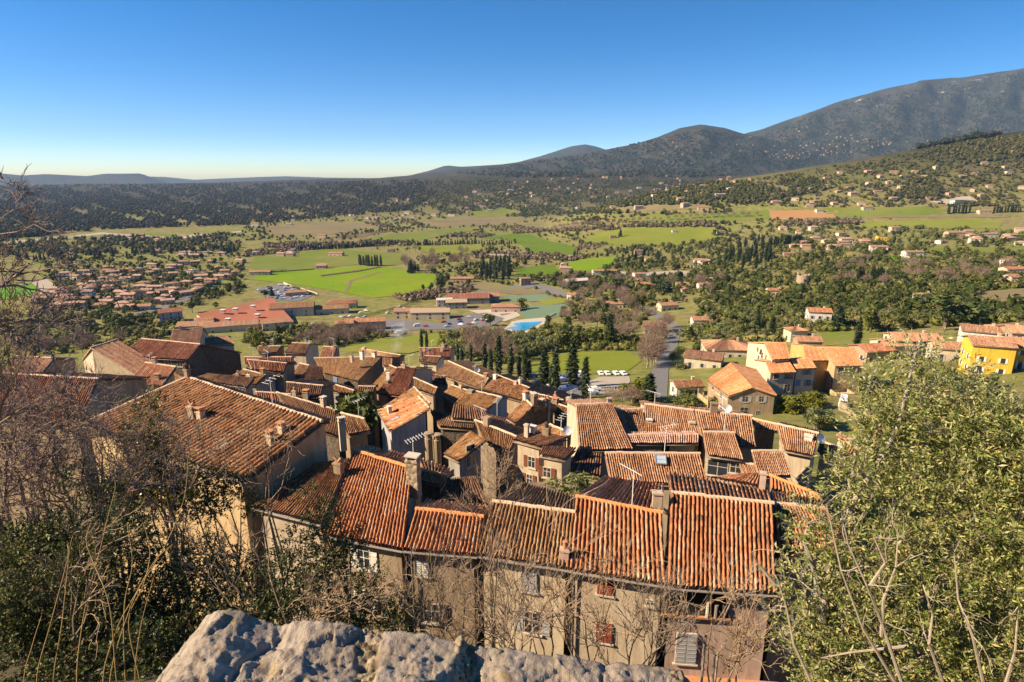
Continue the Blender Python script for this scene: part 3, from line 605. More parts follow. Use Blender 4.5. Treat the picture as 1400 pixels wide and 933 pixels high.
HO2=H_('o2','wide red-brown roof with two small vents and pink wall below',[(517,538),(556,542),(569,503),(544,503)],d=77,tile='red',wall='rose',ncol=30,chims=[(531,514,.5,.5,'plain','white'),(529,524,.5,.4,'plain','tan')],wins=[('f',535,549,.9,1.9,'red','closed')])
H_('p','cream house with small dark windows at the village edge',[(572,494.5),(597,497),(603,488),(573,486)],d=116,tile='brown',wall='cream',wins=[('f',582,501,.8,1.4,),('f',575,491,.7,.8)])
H_('q','long tiled house beyond the village edge, next to the cypresses',[(574,486),(616,488.5),(617,475.5),(573,476)],d=132,tile='red',wall='rose',chims=[(580,480,.6,.9,'plain','rose'),(604,479,.6,.8,'plain','rose')])
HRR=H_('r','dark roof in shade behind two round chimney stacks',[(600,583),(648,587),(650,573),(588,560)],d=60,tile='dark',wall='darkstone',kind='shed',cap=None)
for q in ((587,628),(598.5,630)):
    p=at_y(q,51); m=MB(); m.lathe(p,[(.36,-3),(.36,2.1),(.3,2.15),(.3,2.45),(.4,2.5),(.4,2.62),(.12,2.66)],12); m.build('chimney',WALL['tan'],HRR.root)
H_('s','gently stepped tile strip between two bright roofs',[(566,531),(594,541),(598,531),(566,517)],d=72,tile='gold',wall='tan',kind='shed')
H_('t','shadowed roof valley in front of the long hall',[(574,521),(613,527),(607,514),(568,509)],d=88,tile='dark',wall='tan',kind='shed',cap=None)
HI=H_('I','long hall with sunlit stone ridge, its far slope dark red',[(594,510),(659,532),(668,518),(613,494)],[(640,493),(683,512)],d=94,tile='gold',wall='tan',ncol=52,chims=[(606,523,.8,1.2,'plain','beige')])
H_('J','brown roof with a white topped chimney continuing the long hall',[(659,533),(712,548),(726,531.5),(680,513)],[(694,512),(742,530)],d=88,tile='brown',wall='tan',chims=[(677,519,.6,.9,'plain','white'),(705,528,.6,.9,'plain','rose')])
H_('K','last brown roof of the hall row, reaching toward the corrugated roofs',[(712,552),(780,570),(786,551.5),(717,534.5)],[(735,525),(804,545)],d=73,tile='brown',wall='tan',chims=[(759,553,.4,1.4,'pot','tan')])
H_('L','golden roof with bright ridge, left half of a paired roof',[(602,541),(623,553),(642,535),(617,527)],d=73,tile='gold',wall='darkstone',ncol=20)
H_('L2','golden roof with bright ridge and shaded white gable, right half of a pair',[(623,553.5),(663,562),(686,543.5),(643,533.5)],d=70,tile='gold',wall='blue',ncol=24,bk=.7,chims=[(643,537,.8,.4,'plain','tan')])  # white gable, its shade put into a blue-grey wall colour
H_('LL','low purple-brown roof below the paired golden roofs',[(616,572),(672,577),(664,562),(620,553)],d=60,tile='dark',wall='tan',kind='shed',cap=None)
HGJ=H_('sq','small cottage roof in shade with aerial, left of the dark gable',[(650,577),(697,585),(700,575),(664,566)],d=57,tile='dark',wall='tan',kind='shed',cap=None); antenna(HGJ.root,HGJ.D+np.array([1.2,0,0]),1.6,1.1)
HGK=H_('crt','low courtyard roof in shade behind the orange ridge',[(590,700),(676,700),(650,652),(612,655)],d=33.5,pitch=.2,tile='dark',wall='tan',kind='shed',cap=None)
H_('fl','flat topped dark roof between the beige house and the corrugated roofs',[(776,640),(822,652),(824,612),(790,612)],d=43,pitch=.1,tile='dark',wall='brownish',kind='shed',cap=None)
H_('zz1','crumbling low orange roofs with stub chimneys left of the olive crown',[(1148,622),(1192,624),(1204,606),(1156,602)],d=56,tile='orange',wall='beige',pitch=.2,chims=[(1163,607,.5,.6,'plain','pink'),(1184,610,.5,.8,'plain','beige')])
H_('zz2','pink roof strip half hidden by the left edge of the olive crown',[(1190,606),(1240,608),(1238,592),(1192,591)],d=62,tile='pink',wall='rose',pitch=.2,chims=[(1208,598,.5,.8,'plain','rose')])
# left end of the village
H_('a1','brown hipped roof over a sunlit ochre wall, left edge of the village',[(159,486.5),(208,488.5),(234,467),(194,463.5)],d=100,tile='red',wall='gold')
H_('a2','rust red roof with a great dark stone gable',[(208,489.5),(257,492),(274,471),(234,467)],[(285,480),(331,482.5)],d=98,tile='red',wall='darkstone',wins=[('f',230,496,1.2,1.3),('f',246,497,1.,1.2)])
H_('b','low bright orange roof in front of the ochre wall',[(172,526),(222,528),(241,502),(199,496)],d=80,tile='orange',wall='gold',kind='shed',chims=[(216,520,.7,.7,'slab','tan')])
H_('aa','long roof half hidden by bare branches at the far left',[(-25,566),(104,583),(134,518.5),(5,511)],d=48,tile='red',wall='tan',ncol=48)
H_('bb','pale roof patch beyond the long roof behind the branches',[(5,508),(56,512),(75,490),(20,487)],d=82,tile='pink',wall='tan')
H_('cc','steep lit verge roof left of the ochre walled house',[(112,492),(150,481),(160,464.5),(124,476)],d=112,tile='pink',wall='beige',pitch=.4)
H_('ee','pinkish flat-pitched roof just beyond the dark stone gable',[(236,460.5),(285,457),(278,447.5),(236,452)],d=150,tile='pink',wall='beige')
HFF=H_('ff','tan hipped roof between the stone gable and the parked cars',[(279,472.5),(321,470.5),(311,459),(278,463)],d=138,tile='pink',wall='white',chims=[(260,471,.6,1.6,'plain','rose')])
# rooftop clutter: aerials, dishes and stub chimneys on the ridges
rc=np.random.default_rng(91)
for k in ('w1','w2','e','f','f2','h','i','j','k','l','o2','p','I','J','K','L','L2','M','N','Q2','R','S1','S3','S4','V','U','a2','L1','b','ee','q','B'):
    H=HOUSES[k]; t=rc.uniform(.15,.85); P=H.D+(H.C-H.D)*t
    if rc.random()<.75: antenna(H.root,P+np.array([0,0,.05]),rc.uniform(1.2,2.2),rc.uniform(0,3.1),int(rc.integers(4,7)))
    t2=rc.uniform(.05,.95)
    if abs(t2-t)>.12 and k not in('B','C','V','U','L1'): put_chimney(H.root,H.D+(H.C-H.D)*t2-np.array([0,0,.1]),math.atan2(H.ax[1],H.ax[0]),rc.uniform(.4,.7),rc.uniform(.5,1.1),rc.choice(['slab','pot','plain']),rc.choice(['beige','tan','white','brownish','rose']),.5)
    if rc.random()<.25 and k!='B': dish(H.root,P+np.array([.5,-.1,.5]),.38,rc.uniform(-.6,.6))
# ---------------------------------------------------------------- fields, roads, water
from mathutils.geometry import tessellate_polygon
EXCL=[]
def excl(x,y):
    for P in EXCL:
        if not(P[-1][0]<=x<=P[-1][1] and P[-1][2]<=y<=P[-1][3]): continue
        P=P[:-1]; c=False
        for k in range(len(P)):
            (x1,y1),(x2,y2)=P[k],P[k-1]
            if (y1>y)!=(y2>y) and x<(x2-x1)*(y-y1)/(y2-y1)+x1: c=not c
        if c: return True
    return False
def drape(name,poly,mat,off=.3,maxlen=22.,kind='structure'):
    EXCL.append(list(poly)+[(min(p[0] for p in poly),max(p[0] for p in poly),min(p[1] for p in poly),max(p[1] for p in poly))])
    P=[at_T(*p) for p in poly]; off=off if np.mean([p[1] for p in P])>300 else min(off,.14)
    tri=tessellate_polygon([[Vector((p[0],p[1],0)) for p in P]]); V=[(p[0],p[1]) for p in P]; st=[tuple(t) for t in tri]; out=[]; mid={}
    def m(i,j):
        k=(min(i,j),max(i,j))
        if k not in mid: V.append(((V[i][0]+V[j][0])/2,(V[i][1]+V[j][1])/2)); mid[k]=len(V)-1
        return mid[k]
    def ln(i,j): return math.hypot(V[i][0]-V[j][0],V[i][1]-V[j][1])
    while st:
        a,b,c=st.pop(); L=[ln(a,b),ln(b,c),ln(c,a)]; k=int(np.argmax(L))
        if L[k]<maxlen: out.append((a,b,c)); continue
        i,j,q=((a,b,c),(b,c,a),(c,a,b))[k]; h=m(i,j); st+= [(i,h,q),(h,j,q)]
    XY=np.array(V); Z=T(XY[:,0],XY[:,1])+off; Fq=np.array(out)
    a,b,c=[XY[Fq[:,k]] for k in range(3)]; cr=(b[:,0]-a[:,0])*(c[:,1]-a[:,1])-(b[:,1]-a[:,1])*(c[:,0]-a[:,0]); Fq[cr<0]=Fq[cr<0][:,::-1]
    return tag(obj(name,np_mesh(name,np.column_stack([XY,Z]),Fq,mat,True)),kind=kind)
def fieldmat(name,col,var=.25,dry=(.2,.17,.07),dryamt=.3,stripe=0.):
    m,nt,b=nodes(name); p=wpos(nt); a=noise(nt,.02,5,.65,p); f=noise(nt,.4,4,.7,p)
    c=mix(nt,a,tuple(x*(1-var) for x in col),tuple(x*(1+var) for x in col))
    c=mix(nt,math_(nt,'MULTIPLY',ramp(nt,noise(nt,.012,5,.7,p),[(.45,(0,0,0)),(.65,(1,1,1))]),dryamt),c,dry)
    c=mix(nt,.35,c,ramp(nt,f,[(.3,(.45,.45,.45)),(.65,(1,1,1))]),'MULTIPLY')
    if stripe:
        wv=N(nt,'ShaderNodeTexWave'); wv.inputs['Scale'].default_value=stripe; wv.inputs['Distortion'].default_value=1.5; nt.links.new(p,wv.inputs['Vector']); c=mix(nt,.22,c,wv.outputs['Color'],'MULTIPLY')
    nt.links.new(c,b.inputs['Base Color']); b.inputs['Roughness'].default_value=1; b.inputs['Specular IOR Level'].default_value=.05; return m
FM={k:fieldmat(k,*v) for k,v in {
 'vivid meadow':((.155,.25,.01),.25,(.27,.25,.03),.5,.12),'green meadow':((.165,.19,.026),.25,(.22,.2,.06),.6),'dull meadow':((.145,.185,.03),.25,(.24,.19,.08),.6,.1),
 'deep meadow':((.105,.17,.014),.22,(.15,.19,.03),.45,.11),'ploughed earth':((.36,.2,.09),.15,(.3,.2,.1),.4,1.2),'dry grass':((.19,.16,.08),.2,(.15,.1,.07),.5),'brown field':((.14,.1,.065),.2,(.17,.14,.07),.4),'pitch turf':((.1,.24,.02),.1,(.14,.22,.04),.1)}.items()}
M_ASPH=fieldmat('asphalt',(.16,.155,.155),.12,(.22,.2,.19),.3); M_GRAVEL=fieldmat('pale gravel',(.36,.31,.25),.12,(.3,.25,.2),.3); M_COURT=fieldmat('court surface',(.13,.19,.12),.06,(.17,.2,.14),.2)
M_PAVE=fieldmat('pale paving',(.42,.36,.29),.1,(.36,.3,.25),.2)
for poly,mt in [
 ([(345,383),(352,375),(490,364),(526,366),(600,377),(588,392),(548,404),(510,408),(457,398),(388,387)],'vivid meadow'),
 ([(347,352),(400,349),(445,340),(556,347),(551,361),(524,364),(490,362),(400,370),(352,373),(340,366)],'dull meadow'),
 ([(495,327),(560,318),(640,310),(655,314),(600,325),(560,331)],'dull meadow'),([(568,337),(660,335),(657,345),(640,348),(580,346)],'green meadow'),
 ([(658,326),(700,320),(725,321),(755,331),(787,338),(785,348),(727,348),(712,335),(690,327)],'deep meadow'),
 ([(815,321),(852,312),(975,311),(984,326),(950,331),(926,336),(862,337),(830,333),(790,331)],'green meadow'),
 ([(770,361),(800,354),(842,351),(840,362),(812,371),(785,370)],'vivid meadow'),([(706,367),(757,362),(766,371),(752,376),(706,379)],'deep meadow'),
 ([(1052,288),(1147,288),(1136,302),(1055,301)],'ploughed earth'),([(1172,306),(1265,301),(1340,300),(1372,303),(1365,313),(1290,313),(1180,311)],'green meadow'),
 ([(1000,290),(1050,287),(1052,300),(1010,300)],'dull meadow'),([(1100,285),(1260,283),(1300,287),(1250,297),(1150,297)],'dull meadow'),
 ([(-5,396),(42,388),(56,397),(20,408),(-5,412)],'pitch turf'),([(764,484),(800,481),(856,480),(878,493),(858,508),(806,512),(727,513),(728,492)],'green meadow'),
 ([(470,473),(520,464),(600,457),(605,474),(560,484),(480,482)],'green meadow'),([(360,312),(430,303),(500,306),(520,311),(440,322),(380,325)],'dry grass'),
 ([(560,303),(640,297),(720,299),(700,307),(600,312)],'dry grass'),([(440,326),(500,318),(540,315),(500,325)],'brown field'),([(640,290),(690,286),(720,290),(690,296),(650,297)],'dull meadow'),
 ([(185,323),(207,318),(240,321),(232,326),(195,327)],'dull meadow'),([(700,306),(790,304),(800,312),(740,316)],'dry grass'),([(820,300),(960,292),(1040,294),(1040,302),(900,306)],'dull meadow'),
 ([(820,286),(900,281),(960,280),(980,286),(860,292)],'dry grass'),([(1215,465),(1255,455),(1300,462),(1320,474),(1280,486),(1235,482)],'dull meadow'),([(1120,455),(1200,452),(1210,470),(1130,473)],'dull meadow'),
 ([(1335,445),(1400,440),(1400,462),(1350,462)],'dry grass'),([(1205,350),(1262,350),(1270,356),(1215,358)],'deep meadow'),([(1240,425),(1300,422),(1330,436),(1250,438)],'dry grass'),
 ([(1150,600),(1190,575),(1260,585),(1230,610)],'green meadow'),([(640,383),(760,400),(720,404),(650,396)],'dry grass'),([(1330,400),(1400,395),(1400,420),(1340,425)],'dry grass'),
 ([(1250,340),(1400,338),(1400,345),(1270,346)],'dull meadow'),([(735,410),(770,408),(785,414),(745,418)],'green meadow')]:
    drape('field',poly,FM[mt],.35)
drape('road',[(917,449),(932,449),(926,475),(914,506),(912,545),(888,545),(891,508),(908,472)],M_ASPH,.16)
drape('road',[(917,449),(905,440),(885,428),(868,420),(872,416),(892,423),(912,434),(932,449)],M_ASPH,.16)
drape('road',[(150,437),(215,421),(250,408),(272,392),(282,393),(262,409),(225,425),(160,441)],M_ASPH,.3)
drape('road',[(40,385),(62,380),(75,390),(78,400),(62,402)],M_GRAVEL,.3)
drape('road',[(640,400),(700,392),(730,386),(760,395),(800,408),(792,412),(750,402),(728,394),(700,397),(648,405)],M_ASPH,.3)
drape('road',[(480,446),(530,436),(620,444),(700,424),(704,428),(625,451),(560,452),(500,455)],M_ASPH,.25)
drape('path',[(830,370),(870,374),(930,370),(960,374),(930,378),(860,380)],M_GRAVEL,.3); drape('path',[(940,362),(952,365),(985,375),(992,379),(985,379),(948,368)],M_PAVE,.3)
drape('path',[(0,332),(140,318),(240,325),(330,316),(330,318),(240,328),(140,321),(0,336)],M_GRAVEL,.5)
drape('parking_ground',[(347,395),(389,388),(434,401),(410,412),(375,412)],M_ASPH,.3); drape('parking_ground',[(600,441),(640,431),(664,428),(690,436),(672,447),(625,450)],M_ASPH,.3)
drape('parking_ground',[(805,522),(820,516),(860,515),(862,522),(852,536),(806,543)],M_GRAVEL,.12); drape('parking_ground',[(722,519),(806,513),(806,543),(780,541),(735,530)],M_ASPH,.1)
drape('sports_court',[(700,420),(775,416),(772,432),(720,437)],M_COURT,.3); drape('sports_court',[(682,405),(745,402),(760,412),(705,413)],M_COURT,.3)
drape('track',[(437,377),(520,365),(524,366),(440,379)],FM['brown field'],.5); drape('track',[(470,399),(478,384),(520,372),(522,373),(482,385),(474,400)],FM['dry grass'],.5); drape('track',[(660,347),(700,349),(790,350),(790,351.5),(700,351),(660,349)],M_GRAVEL,.5); drape('track',[(1100,298),(1180,297),(1380,296),(1380,298),(1180,299),(1100,300)],FM['dry grass'],.6)
drape('pool_terrace',[(686,452),(700,440),(735,434),(752,436),(742,445),(716,460)],M_PAVE,.28)
mw,nt,b=nodes('pool water'); b.inputs['Base Color'].default_value=(.02,.36,.72,1); b.inputs['Roughness'].default_value=.08; b.inputs['Specular IOR Level'].default_value=.5; bump(nt,b,noise(nt,1.5,3,.6,wpos(nt)),.15,.05)
drape('pool_water',[(693,450),(705,442),(741,440),(735,445),(711,456)],mw,.36); drape('terrace',[(1270,276),(1325,268),(1338,276),(1300,281)],M_GRAVEL,.4)
drape('terrace',[(640,425),(700,422),(712,432),(690,440)],M_PAVE,.25)
# ---------------------------------------------------------------- houses and sheds of the valley
def gh(px,py,w,d,h,rot=0.,roof='gable',tile='pink',wall='cream',label='',name='villa',cat='house',group=None,wins=True,pitch=.3,chim=True,loc=None,floors=None,ov=.4,shut=None,glassfront=False):
    P=np.array(loc) if loc is not None else at_T(px,py); rz=math.radians(rot); far=P[1]>330
    root=thing(name,label,cat,(P[0],P[1],P[2]-.4),rz,group); mb=MB(); x,y=w/2,d/2; H=h+.4; rise=pitch*y
    def fc(m,*p): m.face(p)
    c=[(-x,-y),(x,-y),(x,y),(-x,y)]
    for i in range(4):
        a,b=c[i],c[(i+1)%4]
        if roof=='gable' and i in (1,3): mb.face([(*a,-3),(*b,-3),(*b,H),(a[0],0,H+rise),(*a,H)])
        else: mb.face([(*a,-3),(*b,-3),(*b,H),(*a,H)])
    mat=WALL[wall] if isinstance(wall,str) else wall
    me=mb.mesh('wall',[mat]); obj('wall',me,root)
    V=[];acc=dict(V=[],F=[],U=[],M=[],n=0); X,Y=x+ov,y+ov; zl=H-pitch*ov+.06; zr=H+rise+.06
    def q(a,b,c_,d_):
        L1=np.linalg.norm(np.subtract(b,a)); L2=np.linalg.norm(np.subtract(d_,a)); i=acc['n']
        acc['V'].append(np.array([a,b,c_,d_],float)); acc['F'].append(np.array([[i,i+1,i+2,i+3]])); acc['U'].append(np.array([(0,0),(L1*3,0),(L1*3,L2*2.5),(0,L2*2.5)])+w); acc['M'].append([0]); acc['n']+=4
    if roof=='gable':
        rows=[((-X,-Y,zl),(X,-Y,zl),(X,0,zr),(-X,0,zr)),((X,Y,zl),(-X,Y,zl),(-X,0,zr),(X,0,zr))]
    elif roof=='hip':
        k=max(0.,X-Y); rows=[((-X,-Y,zl),(X,-Y,zl),(k,0,zr),(-k,0,zr)),((X,Y,zl),(-X,Y,zl),(-k,0,zr),(k,0,zr)),((X,-Y,zl),(X,Y,zl),(k,0,zr),(k,0,zr)),((-X,Y,zl),(-X,-Y,zl),(-k,0,zr),(-k,0,zr))]
    elif roof=='shed': rows=[((-X,-Y,zl),(X,-Y,zl),(X,Y,zl+2*pitch*Y),(-X,Y,zl+2*pitch*Y))]
    else: rows=[((-X,-Y,H+.1),(X,-Y,H+.1),(X,Y,H+.1),(-X,Y,H+.1))]
    if far or roof=='flat':
        for r in rows: q(*r)
    else:
        for r in rows:
            L=np.linalg.norm(np.subtract(r[1],r[0])); SEED[0]+=3; tile_rows(acc,*r,max(4,int(L/.33)),2,SEED[0],sag=.02)
    for r in rows: slab(acc,*r,th=.25)
    tm=TILE[tile] if isinstance(tile,str) else tile
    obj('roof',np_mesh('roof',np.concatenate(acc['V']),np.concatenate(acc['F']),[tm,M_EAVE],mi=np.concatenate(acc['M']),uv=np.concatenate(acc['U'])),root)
    if chim:
        m=MB(); cz=zr+.1; m.box((x*.45,y*.15,cz-.3),(.7,.6,1.8)); m.box((x*.45,y*.15,cz+.65),(.85,.75,.12)); m.build('chimney',WALL['cream'],None).parent=root
    if wins:
        nf=floors or max(1,int(h/2.7)); ca,sa=math.cos(rz),math.sin(rz)
        for (nx,ny,L,o) in ((0,-1,w,y),(-1,0,d,x),(1,0,d,x)):
            wn=(nx*ca-ny*sa, nx*sa+ny*ca); view=(P[0],P[1])
            if wn[0]*view[0]+wn[1]*view[1]>-.15*math.hypot(*view): continue
            k=max(1,int(L/3.3)) if not far else min(3,max(1,int(L/3.6)))
            for f in range(nf):
                for i in range(k):
                    s=(i+.5)/k*L-L/2; m=MB(); zc=.4+1.55+f*2.8; ww,wh=(1.,1.3) if not far else (1.2,1.5)
                    if f==0 and i==0 and ny: zc,wh=.4+1.1,2.1
                    cx,cy=(s,-y-.02) if ny else ((nx)*(x+.02),s); sx,sy=(ww,.12) if ny else (.12,ww)
                    m.box((cx,cy,zc),(sx,sy,wh),0,0)
                    fx,fy=(ww+.16,.08) if ny else (.08,ww+.16); m.box((cx,cy,zc-wh/2-.06),(fx,fy+.1,.1),0,1)
                    for t in (-1,1):
                        if shut and not far: m.box((cx+(t*ww*.76 if ny else nx*.02),cy+(0 if ny else t*ww*.76),zc),((ww*.5,.14,wh) if ny else (.14,ww*.5,wh)),0,2)
                    m.build('window',[M_GLASS,M_SILL]+([SHUT[shut]] if shut else []),None).parent=root
    return root
# apartment complex in ochre and cream, traced like the old houses
yk=dict(name='apartment_house',cat='house',group=None,inset=.35,lod=2)
Y1=house('Y1','cream gabled apartment house with round vent above the shaded front, nearest of the ochre complex',[(966,520),(995,541),(1029,529.5),(999,496)],[(1033,505),(1062,541)],d=119,tile='new',wall='tan',cap=None,ncol=30,**yk,base=-60,
  wins=[('r',1019,546,1.2,1.3,'grey'),('r',1041,546,1.,1.3,'grey'),('r',1017,563,1.7,2.0),('r',1036,566,.9,1.4),('f',986,540,.9,1.5),('f',975,529,.9,1.5),('f',986,556,.9,1.5)])
ZC=Y1.zE
Y2=house('Y2','apartment wing with three dark windows, left of the two grey-fronted wings',[(1053.5,510.5),(1089,509),(1079,493),(1046,493.5)],tile='new',wall='cream',cap=None,ncol=24,z=ZC,pitch=.25,**yk,wins=[('f',1061,515,1.2,1.3),('f',1076,515,1.4,1.3),('f',1082,515,.8,1.3),('f',1076,531,1.6,1.8)],base=-60)
Y3=house('Y3','apartment wing with blue shutters, right of the two grey-fronted wings',[(1089,504.5),(1117,503.5),(1109,490),(1080.5,492.5)],tile='new',wall='cream',cap=None,ncol=20,z=ZC,pitch=.25,**yk,wins=[('f',1103,509,1.1,1.3,'blue'),('f',1091,523.5,1.1,1.6,'blue','closed'),('f',1105,523.5,1.1,1.6,'blue'),('f',1106,539,1.3,1.8,'blue','closed')],base=-60)
Y4=house('Y4','taller cream apartment wing with lit side wall at the back left of the complex',[(1056,492),(1081,490.5),(1074.5,468.5),(1045,469)],tile='new',wall='cream',cap=None,ncol=22,z=ZC+2,pitch=.25,**yk,wins=[('l',1036,478,.9,1.2),('l',1042,486,1.,1.5),('l',1037,490,1.,1.5)],base=-60)
Y6=house('Y6','apartment wing with deep ochre wall in the middle of the complex',[(1102,493.5),(1134,493),(1124,477),(1099,471)],tile='new',wall='ochre',cap=None,ncol=22,z=ZC,pitch=.25,**yk,base=-60)
Y5=house('Y5','wide roofed cream apartment wing with round balcony, right end of the complex',[(1142,501),(1181,500.5),(1168.5,476),(1126,476)],tile='new',wall='gold',cap=None,ncol=28,z=ZC,pitch=.25,**yk,wins=[('f',1149,506,1.2,1.4),('l',1138,520,1.1,1.6)],base=-60)
m=MB(); p=HOUSES['Y5'].A+(HOUSES['Y5'].B-HOUSES['Y5'].A)*.25+np.array([0,-1.6,-6.8]); rz=0
m.box(p+(0,0,-2.4),(4.4,3.4,5.2)); m.box(p+(0,-1.55,.55),(4.4,.25,.9)); m.box(p+(-2.1,0,.55),(.25,3.1,.9)); m.box(p+(2.1,0,.55),(.25,3.1,.9)); m.box(p+(.3,-1.72,-1.2),(2.4,.08,1.7),0,1)
m.build('balcony',[WALL['gold'],M_GLASS],Y5.root)
m=MB(); a=plane_hit((975,530),np.array([*Y1.side['f'][0],0]),np.array([Y1.side['f'][1][1]-Y1.side['f'][0][1],-(Y1.side['f'][1][0]-Y1.side['f'][0][0]),0])); q=math.atan2(Y1.side['f'][1][1]-Y1.side['f'][0][1],Y1.side['f'][1][0]-Y1.side['f'][0][0])
o=np.array([-1.2*math.sin(-q)*-1,-1.2*math.cos(q),0]); o=np.array([math.sin(q),-math.cos(q),0])*1.1
m.box(a+o+(0,0,-3),(5.2,2.2,.2),q); m.box(a+o*1.9+(0,0,-2.5),(5.2,.15,1.),q); m.box(a+o+(0,0,-6.2),(5.2,2.2,.2),q); m.box(a+o*1.9+(0,0,-5.7),(5.2,.15,1.),q)
for s in (-2.5,0,2.5): m.box(a+o*1.9+np.array([math.cos(q)*s,math.sin(q)*s,-4.6]),(.25,.25,7.),q)
m.build('balcony',WALL['gold'],Y1.root)
V1=[  # px,py(base),w,d,h,rot,roof,tile,wall,label
 (962,501,12,9,4,-25,'gable','pink','cream','villa with pink roof and two broad chimneys beside the hedge by the road'),
 (993,486,17,13,4,-8,'hip','pink','cream','large sprawling villa with pale pink hipped roof behind the ochre complex'),
 (938,540,7,5,3.2,4,'gable','brown','white','little white garage with dark door beside the road'),
 (1086,466,7,6,5,5,'hip','pink','cream','small cream house just above the ochre complex'),
 (1102,480,8,7,4.5,-10,'gable','pink','tan','tan cottage tucked behind the ochre complex'),
 (1245,484,14,9,5.5,-8,'gable','pink','cream','pale house peeping above the olive tree crown'),
 (1220,487,11,8,4.5,0,'gable','pink','cream','low pink roofed house left of the pale house above the olive crown'),
 (1190,492,10,8,4,10,'gable','red','tan','low dark roofed house beside the ochre wall complex'),
 (1344,508,9,9,8,-22,'gable','pink','yellow','bright yellow house with white shuttered windows'),
 (1412,500,14,9,6,-14,'gable','pink','yellow','second yellow house, cut by the right edge'),
 (1338,478,11,8,6.5,-30,'gable','pink','white','white-walled house with orange roof and two white chimneys behind the yellow one'),
 (1372,474,10,9,5.5,-30,'hip','pink','grey','shaded house with orange roof right of the white-walled house'),
 (1300,491,11,8,4,-20,'gable','pink','cream','orange roofed house at the edge of the olive crown, left of the yellow house'),
 (1400,478,12,9,6,-15,'gable','pink','tan','tan roofed house at the right edge above the yellow houses'),
 (958,448,10,8,5,-5,'gable','pink','white','white villa with terrace beside the top of the straight road'),
 (895,455,12,9,4.5,-15,'gable','pink','rose','pink roofed villa left of the straight road'),
 (840,421,13,9,4,-5,'gable','pink','cream','villa with long pink roof beyond the tennis courts'),
 (1117,444,10,8,7,-15,'gable','orange','white','white house with orange gable among the olives'),
 (1262,415,9,7,5,-10,'hip','pink','white','white-fronted cottage in the olive terraces'),
 (1060,403,13,8,4,-5,'gable','orange','white','long orange roofed house beside the ruined tower'),
 (882,394,18,9,4.5,-4,'gable','orange','tan','long house with orange-red roof above the round pine'),
 (932,395,11,9,5,-10,'gable','pink','cream','cream house right of the long orange-red roof'),
 (962,396,11,8,5,0,'gable','pink','white','white-walled house in the trees, right of the cream house'),
 (912,424,13,9,4.5,10,'gable','pink','cream','cream bungalow behind the hedge above the road'),
 (872,349,11,9,7,-5,'gable','red','tan','tall brown-red farmhouse at the edge of the meadows'),
 (886,358,9,8,4,0,'gable','orange','cream','small orange roofed house below the farmhouse'),
 (960,362,20,11,6,-35,'gable','pink','white','large white gabled house beside the cypress block'),
 (718,390,11,9,8,10,'flat','pink','tan','square flat roofed tower house at the road fork'),
 (783,409,9,7,4.5,-30,'gable','orange','white','little house with orange gable right of the road fork'),
 (838,326,12,8,5,0,'gable','gold','tan','lone farmhouse with trees in the wide green field'),
 (921,318,7,6,4,0,'gable','pink','white','tiny white barn in the wide green field'),
 (985,320,14,8,5,0,'gable','pink','cream','cream farmhouse with a round tree at the field edge'),
 (1204,331,11,9,8,-10,'flat','gold','yellow','ochre yellow house among pale villas'),
 (1223,317,16,9,7,0,'gable','pink','cream','pale two storey villa above the ochre yellow house'),
 (1200,344,18,9,6,-15,'gable','pink','white','white villa with long roof below the ochre yellow house'),
 (1247,350,19,9,4.5,0,'gable','pink','white','white house with a lawn and a low white wall'),
 (1305,326,24,11,8,0,'gable','pink','rose','large pink and white villa, alone on the right-hand slope'),
 (1352,325,16,9,5,0,'gable','pink','white','long low white villa right of the large pink one'),
 (1310,278,26,10,6,10,'flat','pink','white','modern flat roofed white house on a dug terrace'),
 (1345,292,22,9,5,0,'gable','pink','cream','cream farm building between two cypress rows'),
 (1078,352,13,9,5,-10,'gable','gold','tan','tan cottage in the trees left of the pale villas'),
 (1150,336,14,9,5,5,'gable','pink','rose','rose roofed house at the left of the pale villas'),
 (1385,376,17,9,5,0,'gable','orange','cream','orange roofed house by the right-hand edge'),
 (1378,365,10,8,6,10,'hip','pink','white','white cube-like house above the orange roofed one at the edge'),
 (1395,388,18,9,5,-5,'gable','pink','rose','long pink house below the orange roofed one at the edge'),
 (1185,287,18,9,4.5,0,'gable','gold','cream','golden farmhouse in front of the terraced hill'),
 (1120,290,14,9,4,0,'gable','pink','white','white farmhouse beyond the ploughed orange field'),
 (961,287,22,10,5,-10,'gable','pink','rose','pinkish manor with a bare grove around it'),
 (400,303,16,9,5,0,'gable','pink','white','white farm on the far side of the brown meadows'),
 (441,325,17,10,6,-5,'gable','orange','cream','orange-walled farm standing alone in the brown fields'),
 (460,350,24,10,5,-8,'gable','pink','rose','long farmhouse with pink roof on the meadow edge'),
 (357,376,26,10,4.5,0,'gable','pink','grey','low grey-walled farm beside a dark clipped hedge'),
 (440,367,14,8,4,0,'shed','pink','grey','small field barn with grey lean-to roof'),
 (535,345,12,8,5,0,'gable','red','grey','small dark roofed barn in the meadow'),
]
for (px,py,w,d,h,rot,rf,tl,wl,lb) in V1: gh(px,py,w,d,h,rot,rf,tl,wl,lb,shut='grey' if wl!='yellow' else 'white')
M_REDR=fieldmat('red sheet roof',(.33,.125,.08),.12,(.28,.13,.09),.5); M_PALER=plain('pale roof sheet',(.5,.42,.36),.8); M_TANR=plain('tan roof',(.33,.25,.17),.9)
